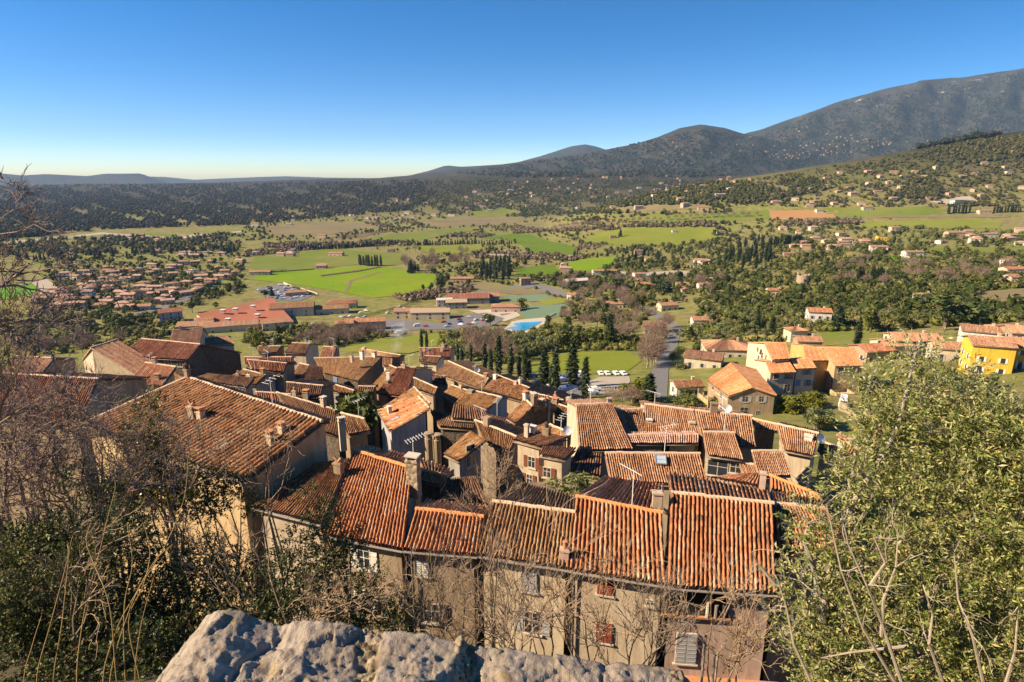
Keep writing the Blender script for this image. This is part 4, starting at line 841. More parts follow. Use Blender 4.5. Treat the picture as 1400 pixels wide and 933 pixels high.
# works and shops in front of the green fields
W1=house('W1','huge low shop hall with brick red roof and white roof vents',[(292,448),(402,440),(372,407),(268,430)],d=430,pitch=.06,tile='red',wall='cream',kind='shed',flat=True,cap=None,name='shop_hall',cat='hall',group=None,ncol=40)
acc=W1; m=MB(); m.face([W1.A+(0,0,.1),W1.B+(0,0,.1),W1.C+(0,0,.1),W1.D+(0,0,.1)]); m.build('roof_sheet',M_REDR,W1.roof)
for q in ((305,427),(322,425),(346,421),(352,433),(312,439)):
    p=plane_hit(q,W1.A,W1.nrm); m=MB(); m.box(p+(0,0,.9),(3.2,3.2,1.8)); m.box(p+(0,0,1.9),(3.8,3.8,.3)); m.build('roof_vent',WALL['white'],W1.root)
V2=[(401,431,34,17,8,12,'gable','brown','cream','cream warehouse with brown roof at the corner of the red hall'),(318,452,36,13,5,18,'gable','pink','cream','long low building below the red hall'),
 (270,452,24,14,5,10,'gable','pink','grey','grey sided workshop with pink roof left of the long low building'),(500,451,28,11,7,10,'gable','orange','rose','row of pale houses with orange roofs beside the park'),
 (472,454,12,9,7,10,'gable','orange','cream','small orange gabled house at the left end of the pale row'),(455,428,26,14,5,12,'gable','gold','cream','low spreading building with golden roof beside the nursery'),
 (468,421,26,12,5,8,'hip','red','cream','red roofed building behind the golden roofed one'),(377,450,18,12,6,25,'gable','pink','cream','cream house with stepped pink roof below the warehouse'),
 (360,449,14,10,5,20,'hip','pink','tan','tan house beside the stepped pink roof'),(557,434,20,11,6,3,'gable','pink','cream','white-walled building with pink roof beside the big parking area'),
 (589,435,30,14,6,3,'gable',M_TANR,'cream','long building with grey-tan roof beside the big parking area'),(608,418,14,10,6,8,'flat',M_PALER,'white','white flat roofed block by the works yard'),
 (640,414,38,20,6,6,'gable','red','grey','works shed with purple-brown roof'),(624,421,18,12,6,6,'gable',M_TANR,'grey','lower grey annex in front of the works shed'),
 (660,412,30,16,6,6,'gable','pink','grey','second works shed reaching toward the trees'),(692,426,24,11,5,-4,'hip','pink','rose','pink hipped pool house above the swimming pool'),
 (632,386,26,10,5,0,'gable','pink','rose','old pink farm at the foot of the tall cypress block'),(788,388,26,12,4,20,'gable',M_PALER,'grey','curved roofed shed among bare trees'),
 (405,404,20,9,4,20,'gable','pink','rose','small pink storehouse at the corner of the car yard'),(235,440,16,13,9,30,'gable','red','blue','dark blue-walled barn with brown roof left of the red hall'),
 (280,447,12,10,6,30,'gable','orange','cream','cream gabled shop at the left corner of the red hall')]
for (px,py,w,d,h,rot,rf,tl,wl,lb) in V2: gh(px,py,w,d,h,rot,rf,tl,wl,lb,name='valley_building',cat='building',chim=False)
# ruined tower
P=at_T(1097,390); tw=thing('ruined_tower','roofless round-cornered stone tower standing among the olives','tower',P-np.array([0,0,.3])); m=MB(); rs=np.random.default_rng(3); V=[];Fc=[]; n=24
for j in range(n):
    a=2*math.pi*j/n; r=5.; top=9+rs.normal(0,.5)
    for rr,zz in ((r,-2),(r,top),(r-.9,top),(r-.9,-2)): V.append((rr*math.cos(a),rr*math.sin(a),zz))
for j in range(n):
    j2=(j+1)%n
    for k in range(3): Fc.append((j*4+k,j2*4+k,j2*4+k+1,j*4+k+1))
m.raw(V,Fc); obj('wall',m.mesh('wall',[WALL['palestone']]),tw); m=MB(); m.box((-1,-5.05,5),(1.2,.3,1.8)); m.box((2.,-4.6,3),(1.1,.4,1.6)); obj('window',m.mesh('window',[M_GLASS]),tw)
# walls
def wallline(pts,h,t,mat,label,name='garden_wall'):
    Q=[at_T(*p) for p in pts]; m=MB()
    for a,b in zip(Q[:-1],Q[1:]):
        c=(a+b)/2; L=math.hypot(*(b-a)[:2]); m.box((c[0],c[1],c[2]+h/2-.5+0),(L+t*.3,t,h+1),math.atan2(b[1]-a[1],b[0]-a[0]))
    return tag(m.build(name,mat,None),label,'wall')
wallline([(1148,561),(1178,572),(1216,588),(1235,600)],1.1,.5,WALL['palestone'],'pale stone garden wall running down past the olive tree')
wallline([(388,389),(411,397),(434,403)],2.2,.4,WALL['cream'],'long pale wall along the car yard'); wallline([(1228,352),(1268,356)],1.6,.4,WALL['white'],'low white wall below a villa lawn')
wallline([(745,437),(760,430)],1.,.4,WALL['cream'],'short pale wall behind the swimming pool')
# ---- clustered houses
def cluster(poly,n,label,group,seed,wmin=9,wmax=15,tl=('faded','faded','pink','faded'),wl=('cream','rose','cream','white','tan','beige'),rot0=0,wins=True,name='village_villa',mind=11,hh=(3.2,6.2)):
    rng=np.random.default_rng(seed); pts=[]; k=0; tries=0
    while len(pts)<n and tries<n*30:
        tries+=1; q=poly_sample(poly,1,rng)[0]; P=at_T(*q)
        if P is None or any(math.hypot(P[0]-o[0],P[1]-o[1])<mind for o in pts): continue
        pts.append(P); w=rng.uniform(wmin,wmax); gh(0,0,w,rng.uniform(7,10),rng.uniform(*hh),rot0+rng.choice([0,90])*(rng.random()<.35)+rng.normal(0,12),rng.choice(['gable','gable','hip']),rng.choice(tl),rng.choice(wl),label,name,'house',group,wins=wins,chim=False,loc=P)
cluster([(60,398),(90,378),(200,362),(335,352),(335,372),(285,392),(265,412),(200,424),(90,424),(50,410)],72,'small pale house with tiled roof in the crowded settlement left in the valley','houses of the valley settlement',21,rot0=8,mind=15,wins=True)
cluster([(28,410),(75,402),(125,420),(60,428)],8,'pale house at the outer left end of the valley settlement','houses at the end of the valley settlement',22,rot0=15)
cluster([(150,405),(230,385),(260,395),(240,415),(165,425)],10,'pale house by the curving settlement road','houses by the settlement road',23,rot0=12)
cluster([(130,330),(240,318),(320,330),(240,332)],7,'lone pale farmhouse among the far left fields','farmhouses of the far left fields',24,11,18,wins=False)
cluster([(480,300),(640,285),(650,296),(500,306)],16,'tiny pale house at the foot of the wooded hills','houses at the foot of the wooded hills',25,14,24,wins=False,wl=('white','cream'))
cluster([(560,292),(600,268),(760,250),(1000,252),(1000,280),(860,288),(700,290)],46,'far pale house scattered on the middle hillside','houses of the middle hillside',26,11,21,wins=False,mind=40,hh=(5,9),wl=('white','cream','rose'))
cluster([(1000,282),(1060,262),(1150,235),(1300,215),(1400,205),(1400,270),(1250,275),(1100,288)],42,'pale house on the terraced right-hand hill','houses of the terraced hill',27,9,16,wins=False,mind=24,hh=(3,5.5),wl=('tan','cream','beige','rose'))
cluster([(1000,318),(1060,308),(1150,318),(1190,335),(1110,350),(1040,330)],16,'pale house among trees below the ploughed field','houses below the ploughed field',28,10,16,wins=False)
cluster([(1240,312),(1400,316),(1400,340),(1280,336)],10,'pale villa in the gardens of the right-hand slope','villas of the right-hand gardens',29,10,17,wins=False)
cluster([(700,345),(870,360),(1000,385),(960,410),(830,395)],9,'small house hidden in the middle trees','houses hidden in the middle trees',30,9,14,wins=False)
cluster([(200,345),(420,345),(400,352),(250,356)],14,'house on the upper fringe of the valley settlement','houses on the upper settlement fringe',31,10,15,wins=False)
cluster([(330,300),(480,290),(500,300),(350,312)],8,'far farmhouse on the edge of the forest','farmhouses on the forest edge',32,14,22,wins=False,wl=('white','cream'))
# far village of the mountain side: one mass of specks
def specks(name,poly,n,seed,mat):
    rng=np.random.default_rng(seed); Vs=[];Fs=[];k=0
    for q in poly_sample(poly,n,rng):
        P=at_T(*q)
        if P is None: continue
        w,d,h=rng.uniform(7,15),rng.uniform(7,11),rng.uniform(4,6.5); r=rng.uniform(0,3); c,s=math.cos(r),math.sin(r)
        for z in (-4,h):
            for x,y in ((-1,-1),(1,-1),(1,1),(-1,1)): X,Y=x*w/2,y*d/2; Vs.append((P[0]+X*c-Y*s,P[1]+X*s+Y*c,P[2]+z))
        Vs+= [(P[0]-w/2*c,P[1]-w/2*s,P[2]+h+2.5),(P[0]+w/2*c,P[1]+w/2*s,P[2]+h+2.5)]
        b=k; Fs+=[(b,b+1,b+5,b+4),(b+1,b+2,b+6,b+5),(b+2,b+3,b+7,b+6),(b+3,b,b+4,b+7),(b+4,b+5,b+9,b+8),(b+6,b+7,b+8,b+9),(b+5,b+6,b+9,b+9),(b+7,b+4,b+8,b+8)]; k+=10
    m=MB(); me=bpy.data.meshes.new(name); me.from_pydata([tuple(map(float,v)) for v in Vs],[],[tuple(dict.fromkeys(f)) for f in Fs]); me.materials.append(mat); me.materials.append(TILE['pink'])
    me.polygons.foreach_set('material_index',[0,0,0,0,1,1,0,0]*(len(Fs)//8)); return tag(obj(name,me),kind='stuff')
specks('mountain_village',[(1040,205),(1100,190),(1170,185),(1230,195),(1140,215),(1060,222)],95,41,WALL['tan'])
specks('mountain_village',[(850,210),(900,195),(1010,190),(1120,170),(1300,165),(1390,160),(1280,195),(1000,225),(860,235)],46,42,WALL['tan'])
specks('hill_hamlet',[(300,300),(420,285),(560,270),(600,262),(560,285),(420,298)],40,43,WALL['tan'])
specks('hill_hamlet',[(640,250),(900,240),(1040,244),(960,262),(700,270)],45,44,WALL['tan'])
# ---------------------------------------------------------------- cars
M_TYRE=plain('tyre',(.02,.02,.02),.9)
CARP={k:plain(k+' car paint',c,.3,.1,.5,var=.03) for k,c in {'white':(.75,.75,.74),'silver':(.42,.43,.45),'dark':(.03,.033,.04),'blue':(.06,.1,.25),'red':(.35,.03,.03)}.items()}
def carbody(m,van=False):
    prof=[(-2.05,.3),(-2.1,.75),(-1.3,.95),(-.7,1.42),(.75,1.45),(1.55,1.),(2.1,.85),(2.12,.32)] if not van else [(-2.4,.35),(-2.45,.9),(-1.75,1.15),(-1.3,1.95),(2.2,2.),(2.4,1.5),(2.42,.35)]
    n=len(prof); V=[(x,-.86,z) for x,z in prof]+[(x,.86,z) for x,z in prof]
    for i,(x,z) in enumerate(prof):
        if z>1.2: V[i]=(x,-.68,z); V[i+n]=(x,.68,z)
    m.raw(V,[tuple(range(n)),tuple(range(2*n-1,n-1,-1))]+[(i,i+n,(i+1)%n+n,(i+1)%n) for i in range(n)])
CARMESH={}
def car(px,py,rot,col,label,group,van=False,parts=True,name='parked_car'):
    P=at_T(px,py)+np.array([0,0,.16 if py>500 else .42]); key=(col,van,parts)
    if key not in CARMESH:
        b=MB(); carbody(b,van); body=b.mesh('body',[CARP[col]]); g=MB()
        g.box((.03,0,1.2) if not van else (-.6,0,1.55),(1.9,1.56,.3) if not van else (1.3,1.56,.42),0,0,.86); g.box((-1.02,0,1.18) if not van else (-1.55,0,1.5),(.55,1.4,.36),0,0,.8); gl=g.mesh('window',[M_GLASS])
        w=MB(); w.tube([(0,-.1,0),(0,.1,0)],.32,12); wh=w.mesh('wheel',[M_TYRE]); l=MB(); l.box((0,0,0),(.06,.3,.14)); lt=l.mesh('headlight',[M_ALU])
        CARMESH[key]=(body,gl,wh,lt)
    body,gl,wh,lt=CARMESH[key]; sc_=.82 if 'row of four' in label else 1.
    r=thing(name,label,'car' if not van else 'van',P,math.radians(rot),group); r.scale=(sc_,)*3; obj('body',body,r)
    if parts:
        obj('window',gl,r)
        for x in (-1.35,1.35):
            for y in (-.8,.8): obj('wheel',wh,r,(x,y,.32))
        for y in (-.6,.6): obj('headlight',lt,r,(-2.1 if not van else -2.44,y,.68 if not van else .85))
for i,(px,c,o) in enumerate(((821,'white','leftmost'),(830,'white','second from left'),(842,'white','third from left'),(852,'white','rightmost'))): car(px,513,95+i*3,c,f'white car nosed toward the meadow edge, {o} of the row of four','cars by the meadow edge')
for px,py,rot,c,lb in ((808,541,20,'white','white car at the near edge of the gravel by the tall cypress'),(767,523,30,'silver','silver car parked behind the cypress trunks'),(736,526,15,'dark','dark car half hidden left of the cypress row'),(750,520,10,'blue','blue car in the shade of the cypresses'),(792,514,60,'white','white car between two cypresses near the meadow'),(780,534,15,'silver','silver car in the strip of parking below the cypresses'),
  (960,446,80,'dark','dark car on the terrace of a white villa')): car(px,py,rot,c,lb,None)
for q in ((727,517),(742,524),(757,518),(771,519),(786,522),(794,527),(812,536),(752,533),(771,537)): car(*q,12+q[0]%7*4,('white','silver','dark','blue')[q[0]%4],'car in the shaded parking strip behind the cypress row','cars in the strip behind the cypresses')
rng=np.random.default_rng(5)
for q in poly_sample([(350,396),(388,389.5),(430,401.5),(409,410),(376,410.5)],46,rng): car(*q,25+rng.normal(0,6),rng.choice(['white','silver','white','dark','blue']),'small car in the packed car yard beside the red shop hall','cars of the packed car yard',False,False)
for q in poly_sample([(575,449),(640,433),(664,430),(672,440),(625,448)],16,rng): car(*q,15+rng.normal(0,20),rng.choice(['white','silver','dark','blue','red']),'small car in the open parking area above the park','cars of the open parking area',False,False)
for q in poly_sample([(420,447),(480,430),(540,418),(560,424),(480,440)],14,rng): car(*q,15+rng.normal(0,20),rng.choice(['white','silver','white']),'small car by the sheds along the valley road','cars along the valley road',False,False)
for px,py,rot,c,lb in ((917,462,95,'silver','silver car driving down the straight road'),(922,455,95,'dark','dark car higher up on the straight road'),(1152,556,60,'white','white van beside the hedge of the ochre complex')): car(px,py,rot,c,lb,None,van='van' in lb,parts=True,name='car' if 'van' not in lb else 'van')
for px,py,lb in ((570,447,'white camper van in the parking strip beside the park'),(610,430,'white camper van by the long grey-tan roof'),(545,457,'white camper van below the pale row of houses')): car(px,py,20,'white',lb,None,van=True,name='camper_van')
# ---------------------------------------------------------------- trees
LM={'cypress':leafmat('cypress foliage',[(0,(.006,.012,.004)),(.5,(.018,.032,.009)),(1,(.05,.07,.018))],.1),
 'pine':leafmat('pine foliage',[(0,(.012,.022,.006)),(.5,(.035,.055,.014)),(1,(.09,.11,.025))],.15),
 'fir':leafmat('conifer foliage',[(0,(.008,.018,.008)),(.5,(.022,.04,.015)),(1,(.05,.075,.025))],.12),
 'oak':leafmat('evergreen foliage',[(0,(.02,.032,.006)),(.5,(.07,.09,.016)),(1,(.17,.18,.035))],.2),
 'olive':leafmat('grove olive foliage',[(0,(.05,.065,.018)),(.5,(.14,.155,.05)),(1,(.26,.26,.11))],.2),
 'bare':leafmat('bare twigs',[(0,(.08,.055,.045)),(.5,(.19,.13,.1)),(1,(.33,.24,.18))],0,.9,.1),
 'lime':leafmat('yellow green foliage',[(0,(.05,.06,.006)),(.5,(.14,.15,.012)),(1,(.26,.25,.03))],.25)}
M_BARK=plain('bark',(.13,.1,.075),.95,var=.4,scale=4.); M_BARKG=plain('grey bark',(.28,.25,.21),.95,var=.35,scale=8.)
def clumps(rng,blobs,n,size,flat=.6,aspect=1.,up=0.):
    """leaf clumps (small quads) spread through lobes: more near the surface"""
    bl=np.array(blobs,float); vol=bl[:,3]*bl[:,4]; idx=rng.choice(len(bl),n,p=vol/vol.sum()); d=rng.normal(size=(n,3)); d/=np.linalg.norm(d,axis=1)[:,None]
    r=rng.random(n)**.4; b=bl[idx]; C=b[:,:3]+d*r[:,None]*np.column_stack([b[:,3],b[:,3],b[:,4]])*(1+.12*rng.normal(size=n))[:,None]
    nn=d*1.+rng.normal(size=(n,3))*.7+np.array([0,0,up]); nn/=np.linalg.norm(nn,axis=1)[:,None]
    a=np.cross(nn,rng.normal(size=(n,3))); a/=np.linalg.norm(a,axis=1)[:,None]+1e-9; c=np.cross(nn,a); s=size*rng.uniform(.6,1.4,n)[:,None]
    Q=np.stack([C-a*s-c*s*flat*.3,C+c*s*flat-a*s*.1,C+a*s*aspect+c*s*.1,C-c*s*flat+a*s*.2],1); Q+=rng.normal(size=Q.shape)*size*.15
    return Q.reshape(-1,3),np.arange(4*n).reshape(-1,4)
def crownmesh(kind,v):
    rng=np.random.default_rng(hash((len(kind)*7+ord(kind[0])*3+ord(kind[-1]),v))%9999); B=[]
    if kind=='cypress':
        for k in range(16):
            t=k/15; B.append((rng.normal(0,.006),rng.normal(0,.006),.05+.93*t,.005+.085*(np.sin(np.pi*min(1,(t*.82+.12)))**.75)*(1-.35*t),.07))
        V,Fc=clumps(rng,B,900,.03,.5,2.2,.8)
    elif kind=='fir':
        for k in range(12):
            t=k/11; B.append((rng.normal(0,.012),rng.normal(0,.012),.1+.86*t,.02+.17*(1-t)**.8,.06))
        V,Fc=clumps(rng,B,750,.045,.5,1.6)
    elif kind=='pine':
        for k in range(13): a=rng.uniform(0,6.3); r=rng.uniform(.05,.36); B.append((r*math.cos(a),r*math.sin(a),rng.uniform(.45,.88)-r*.2,rng.uniform(.1,.19),rng.uniform(.07,.13)))
        V,Fc=clumps(rng,B,1300,.04,.6,1.3,.3)
    elif kind in('oak','lime'):
        for k in range(12): a=rng.uniform(0,6.3); r=rng.uniform(.0,.3); B.append((r*math.cos(a),r*math.sin(a),rng.uniform(.28,.84)-r*.35,rng.uniform(.12,.22),rng.uniform(.1,.18)))
        V,Fc=clumps(rng,B,1100,.042,.6,1.2)
    elif kind=='olive':
        for k in range(11): a=rng.uniform(0,6.3); r=rng.uniform(.05,.38); B.append((r*math.cos(a),r*math.sin(a),rng.uniform(.35,.85)-r*.25,rng.uniform(.12,.22),rng.uniform(.1,.17)))
        V,Fc=clumps(rng,B,1000,.04,.5,1.5)
    else:
        n=1000; d=rng.normal(size=(n,3)); d/=np.linalg.norm(d,axis=1)[:,None]; d[:,2]=np.abs(d[:,2])*.9+.1
        r=.12+.33*rng.random(n)**.6; C=np.array([0,0,.42])+d*np.column_stack([r*.85,r*.85,r*1.25]); C=C*(1+.1*np.sin(d[:,:1]*7+v)*.8)
        w=np.cross(d,rng.normal(size=(n,3))); w/=np.linalg.norm(w,axis=1)[:,None]; dd=d+rng.normal(size=(n,3))*.35; L=rng.uniform(.06,.15,n)[:,None]; t=.0045
        Q=np.stack([C-w*t,C+w*t,C+dd*L+w*t*.3,C+dd*L-w*t*.3],1); V=Q.reshape(-1,3); Fc=np.arange(4*n).reshape(-1,4)
    return V,Fc
def trunkmesh(kind,v):
    rng=np.random.default_rng(v+50); m=MB()
    if kind in('cypress','fir'): m.tube([(0,0,-.05),(0,0,.5),(0,0,.9)],[.018,.012,.003],6)
    else:
        h=.42 if kind in('pine',) else .3; tr=[(0,0,-.06),(rng.normal(0,.015),rng.normal(0,.015),h*.6),(rng.normal(0,.03),rng.normal(0,.03),h)]; m.tube(tr,[.03,.024,.02],7)
        for k in range(7 if kind!='bare' else 13):
            a=rng.uniform(0,6.3); r=rng.uniform(.15,.32); z=rng.uniform(.55,.85); m.tube([tr[2],(r*.5*math.cos(a),r*.5*math.sin(a),h+(z-h)*.55),(r*math.cos(a),r*math.sin(a),z)],[.014,.009,.003],4)
    return m
PROTO={}
TNAME={'cypress':'cypress_tree','fir':'conifer_tree','pine':'pine_tree','oak':'evergreen_tree','olive':'olive_tree','bare':'bare_tree','lime':'garden_shrub'}
def proto(kind,v):
    if (kind,v) not in PROTO:
        V,Fc=crownmesh(kind,v); t=trunkmesh(kind,v); bark=M_BARKG if kind in('olive','bare') else M_BARK
        crown=np_mesh('crown',V,Fc,LM[kind]); trunk=t.mesh('trunk',[bark])
        tv=np.array(t.v); tf=[f if len(f)==4 else f[:4] for f in t.f]; tf=np.array([f for f in tf if len(f)==4]); one=np_mesh(TNAME[kind],np.concatenate([V,tv]),np.concatenate([Fc,tf+len(V)]),[LM[kind],bark],mi=np.concatenate([np.zeros(len(Fc),int),np.ones(len(tf),int)]))
        PROTO[(kind,v)]=(crown,trunk,one)
    return PROTO[(kind,v)]
def tree(kind,P,h,label,group=None,wide=1.,rng=RNG,parts=None):
    gard='garden' in label and kind=='oak'; nm='garden_tree' if gard else TNAME[kind]
    for a_,b_ in (('bare poplar','bare_poplar'),('bare plane','bare_plane'),('bare garden','bare_garden_tree'),('slope above the park','bare_slope_tree')):  # trees on the park slope are bare trees of no known kind
        if a_ in label: nm=b_
    v=int(rng.integers(0,4)); crown,trunk,one=proto(kind,v); near=(P[1]<260) if parts is None else parts; rz=rng.uniform(0,6.28); sc=(h*wide*rng.uniform(.9,1.1),h*wide*rng.uniform(.9,1.1),h)
    if near:
        r=thing(nm,label,'tree' if kind!='lime' else 'shrub',(P[0],P[1],P[2]-.1),rz,group); r.scale=sc; obj('crown',crown,r); obj('trunk',trunk,r)
    else:
        r=obj(nm,one,None,(P[0],P[1],P[2]-.1)); r.rotation_euler=(0,0,rz); r.scale=sc; tag(r,label,'tree' if kind!='lime' else 'shrub',group)
    return r
def grove(kind,poly,n,h,label,group,seed,wide=1.,line=False,mind=0.):
    rng=np.random.default_rng(seed); pts=[]
    if line:
        P=[at_T(*p) for p in poly]; seg=[np.linalg.norm(b-a) for a,b in zip(P[:-1],P[1:])]; tot=sum(seg)
        for i in range(n):
            s=(i+.5)/n*tot
            for k,L in enumerate(seg):
                if s<=L or k==len(seg)-1: q=P[k]+(P[k+1]-P[k])*(s/L); break
                s-=L
            q=q+np.append(rng.normal(0,1.2,2),0); q[2]=float(T(q[0],q[1])); pts.append(q)
    else:
        tries=0
        while len(pts)<n and tries<n*8:
            tries+=1; qq=poly_sample(poly,1,rng)[0]; P=at_T(*qq)
            if P is None or excl(*qq) or (mind and any(math.hypot(P[0]-o[0],P[1]-o[1])<mind for o in pts)): continue
            pts.append(P)
    for P in pts: tree(kind,P,rng.uniform(*h),label,group,wide,rng)
# the cypresses between the village and the meadow
ORD=['leftmost','second from left','third from left','fourth from left','fifth from left','sixth from left','seventh from left','eighth from left','ninth from left','tenth from left','eleventh from left','twelfth from left','thirteenth from left','fourteenth from left','rightmost']
CYP=[(626,496,470),(631.5,499,476),(644,501,471),(663,508,468),(671,511,478),(682,513,460),(698,516,471),(709.5,514,483),(718,520,474),(724,520,493),(744,528,475),(753.5,535,498),(759,536,473),(782,531,468),(799.5,545,489)]
for i,(x,b,t) in enumerate(CYP):
    P=at_T(x,b); dy=P[1]; zt=dy*tanv(t); tree('cypress',P,zt-P[2],f'tall dark cypress between old roofs and meadow, {ORD[i]} of its row','cypresses between the roofs and the meadow',1.15+.25*(i%3==1),np.random.default_rng(60+i))
for i,(x,b,t) in enumerate(((576.6,476,451),(583.5,477,452))):
    P=at_T(x,b); tree('cypress',P,P[1]*tanv(t)-P[2],f'cypress of the pair beside the park lawn, {("left","right")[i]} one','pair of cypresses by the park lawn',1.2)
for x,b,t,k,w,lb in ((1290,452,395,'pine',1.5,'great spreading pine alone on the right-hand terrace'),(1189,455,414,'oak',1.3,'big bushy evergreen in front of the olive terraces'),(1146,452,418,'fir',1.9,'broad dark conifer beside the white orange-gabled house'),
   (1171,475,440,'cypress',1.6,'single pale cypress above the ochre complex'),(887,552,512,'cypress',2.6,'stout dark cypress at the foot of the straight road'),(872,548,512,'lime',1.5,'yellow-green bush by the foot of the straight road'),(833,475,428,'cypress',1.3,'cypress rising beside a white house left of the road'),
   (899,402,380,'pine',1.4,'round umbrella pine below the long orange-red roof'),(845,400,380,'pine',1.5,'round pine left of the long orange-red roof'),(562,374,355,'fir',1.5,'tallest dark fir at the edge of the vivid field'),(603,396,374,'oak',1.1,'tall round tree at the right corner of the vivid field'),
   (848,324,313,'fir',1.6,'dark tree beside the lone farmhouse'),(977,322,312,'oak',1.4,'round dark tree beside the cream farmhouse'),(1054,466,432,'cypress',1.6,'cypress behind the pink villas'),(1034,458,425,'cypress',1.4,'cypress at the edge of the olive grove'),
   (714,424,404,'oak',1.1,'round tree between the sports courts'),(670,446,425,'oak',1.2,'round tree in the open parking area'),(363,408,396,'pine',1.5,'dark pine in the packed car yard'),(372,405,392,'fir',1.7,'dark fir in the packed car yard'),
   (263,428,411,'pine',1.3,'round green tree left of the red shop hall'),(200,390,380,'cypress',1.8,'dark cypress in the middle of the valley settlement'),(123,425,408,'cypress',1.8,'dark cypress at the near side of the valley settlement')):
    P=at_T(x,b); tree(k,P,P[1]*tanv(t)-P[2],lb,None,w,np.random.default_rng(int(x)),parts=True)
G=grove
G('cypress',[(490,362),(505,364),(523,364)],11,(13,17),'cypress in the short dark row on the vivid field','row of cypresses on the vivid field',1,1.4,line=True)
G('fir',[(527,374),(545,376),(577,376),(570,370)],9,(8,14),'dark fir in the clump at the field corner','firs at the field corner',2,1.3)
G('cypress',[(657,382),(660,366),(700,362),(702,380),(680,388)],28,(14,19),'tall cypress in the dense dark block by the pink farm','cypress block by the pink farm',3,1.5)
G('cypress',[(985,360),(1005,335),(1050,330),(1055,360),(1030,378)],36,(12,18),'dark cypress in the dense block beside the white gabled house','cypress block by the white gabled house',4,1.5)
G('cypress',[(1050,338),(1097,333)],16,(12,16),'cypress in the long dark row below the ploughed field','cypress row below the ploughed field',5,1.5,line=True)
G('cypress',[(1294,293),(1327,292)],9,(13,17),'cypress in the row before the modern white house','cypress row before the modern white house',6,1.3,line=True)
G('cypress',[(1357,291),(1398,290)],11,(9,14),'cypress in the row at the right edge of the slope','cypress row at the right edge',7,1.6,line=True)
G('cypress',[(1173,388),(1215,386)],10,(9,14),'cypress in the loose row above the olive terraces','cypress row above the olive terraces',8,1.7,line=True)
G('fir',[(398,343),(470,340),(545,334)],46,(8,12),'dark conifer in the long tree line across the meadows','long conifer line across the meadows',9,1.2,line=True)
G('fir',[(567,336),(660,333)],28,(7,10),'dark conifer in the hedge line beyond the small bright field','conifer hedge beyond the small bright field',10,1.2,line=True)
G('fir',[(660,335),(706,333)],12,(7,10),'conifer of the short line beside the deep green meadow','conifer line beside the deep green meadow',11,1.2,line=True)
G('oak',[(460,325),(500,320),(562,313)],26,(8,13),'dark tree in the belt between brown fields','tree belt between brown fields',12,1.,line=True)
G('oak',[(598,324),(640,316),(655,314)],18,(9,13),'dark tree in the belt left of the deep green meadow','tree belt left of the deep green meadow',13,1.)
G('fir',[(0,352),(120,348),(330,338),(330,345),(200,352),(60,360)],56,(9,15),'conifer in the belt behind the valley settlement','conifer belt behind the valley settlement',14,1.2)
G('oak',[(60,400),(120,372),(330,352),(330,420),(200,428),(60,424)],58,(5,9),'garden tree among the houses of the valley settlement','garden trees of the valley settlement',15)
G('bare',[(60,400),(120,372),(330,352),(330,400),(200,428),(60,424)],40,(5,9),'bare garden tree among the houses of the valley settlement','bare garden trees of the valley settlement',16)
G('oak',[(40,430),(140,428),(235,448),(200,462),(60,455)],40,(7,11),'evergreen in the dark belt left of the old roofs','dark belt left of the old roofs',17,1.2)
G('bare',[(0,450),(60,445),(170,470),(130,490),(0,490)],36,(7,10),'bare tree in the purple thicket left of the old roofs','bare thicket left of the old roofs',18)
G('bare',[(548,372),(560,345),(640,340),(645,368),(590,378)],34,(11,16),'bare poplar in the stand beside the vivid field','bare poplar stand beside the vivid field',19,.8)
G('oak',[(570,400),(600,386),(640,388),(640,398),(600,406)],10,(6,9),'leafy tree at the right end of the vivid field','trees at the right end of the vivid field',20)
G('bare',[(400,470),(440,452),(500,456),(560,470),(520,474),(420,478)],62,(6,9.5),'pale bare tree on the slope above the park lawn','bare trees above the park lawn',21)
G('oak',[(330,462),(400,455),(460,462),(470,470),(350,476)],18,(6,9),'evergreen on the slope behind the far village roofs','evergreens behind the far village roofs',22)
G('lime',[(340,470),(352,466),(356,478),(340,480)],3,(9,12),'bright green tree at the end of the far village roofs','bright trees behind the far village roofs',23,.8)
G('olive',[(580,470),(640,455),(760,468),(770,482),(700,500),(620,498)],34,(6,9),'pale leafy tree of the park behind the cypress row','pale park trees',24,1.1)
G('bare',[(630,500),(640,470),(700,470),(720,480),(700,505)],14,(9,13),'slender bare tree behind the cypress row','slender bare trees behind the cypress row',25,.8)
G('oak',[(740,440),(790,415),(850,430),(880,450),(830,476),(760,480)],34,(7,11),'bushy tree on the slope below the sports courts','bushy trees below the sports courts',26,1.1)
G('bare',[(760,440),(800,400),(860,410),(900,440),(850,475)],28,(7,11),'bare tree on the slope below the sports courts','bare trees below the sports courts',27)
G('bare',[(878,500),(885,470),(912,445),(918,452),(905,480),(892,510)],22,(7,10),'bare plane tree along the left side of the straight road','bare planes along the straight road',28)
G('olive',[(925,470),(960,425),(1100,410),(1110,440),(1040,468),(960,480)],95,(4.5,6.5),'grey-green olive in the grove right of the straight road','olives of the grove right of the road',29,1.2)
G('oak',[(925,470),(960,425),(1100,405),(1110,440),(1040,468)],16,(7,10),'dark bushy tree in the grove right of the straight road','dark trees of the grove right of the road',30)
G('olive',[(1100,440),(1120,400),(1250,392),(1400,400),(1400,440),(1220,445),(1130,452)],80,(4,6),'olive on the sunny terraces at the right','olives of the sunny terraces',31,1.25)
G('oak',[(1100,420),(1230,395),(1400,385),(1400,435),(1300,440)],34,(6,10),'bushy tree on the terraces at the right','bushy trees of the terraces',32,1.1)
G('bare',[(1080,395),(1180,352),(1300,362),(1400,350),(1400,395),(1250,392)],60,(6,10),'purple-brown bare tree on the right-hand slope','bare trees of the right-hand slope',33,1.1)
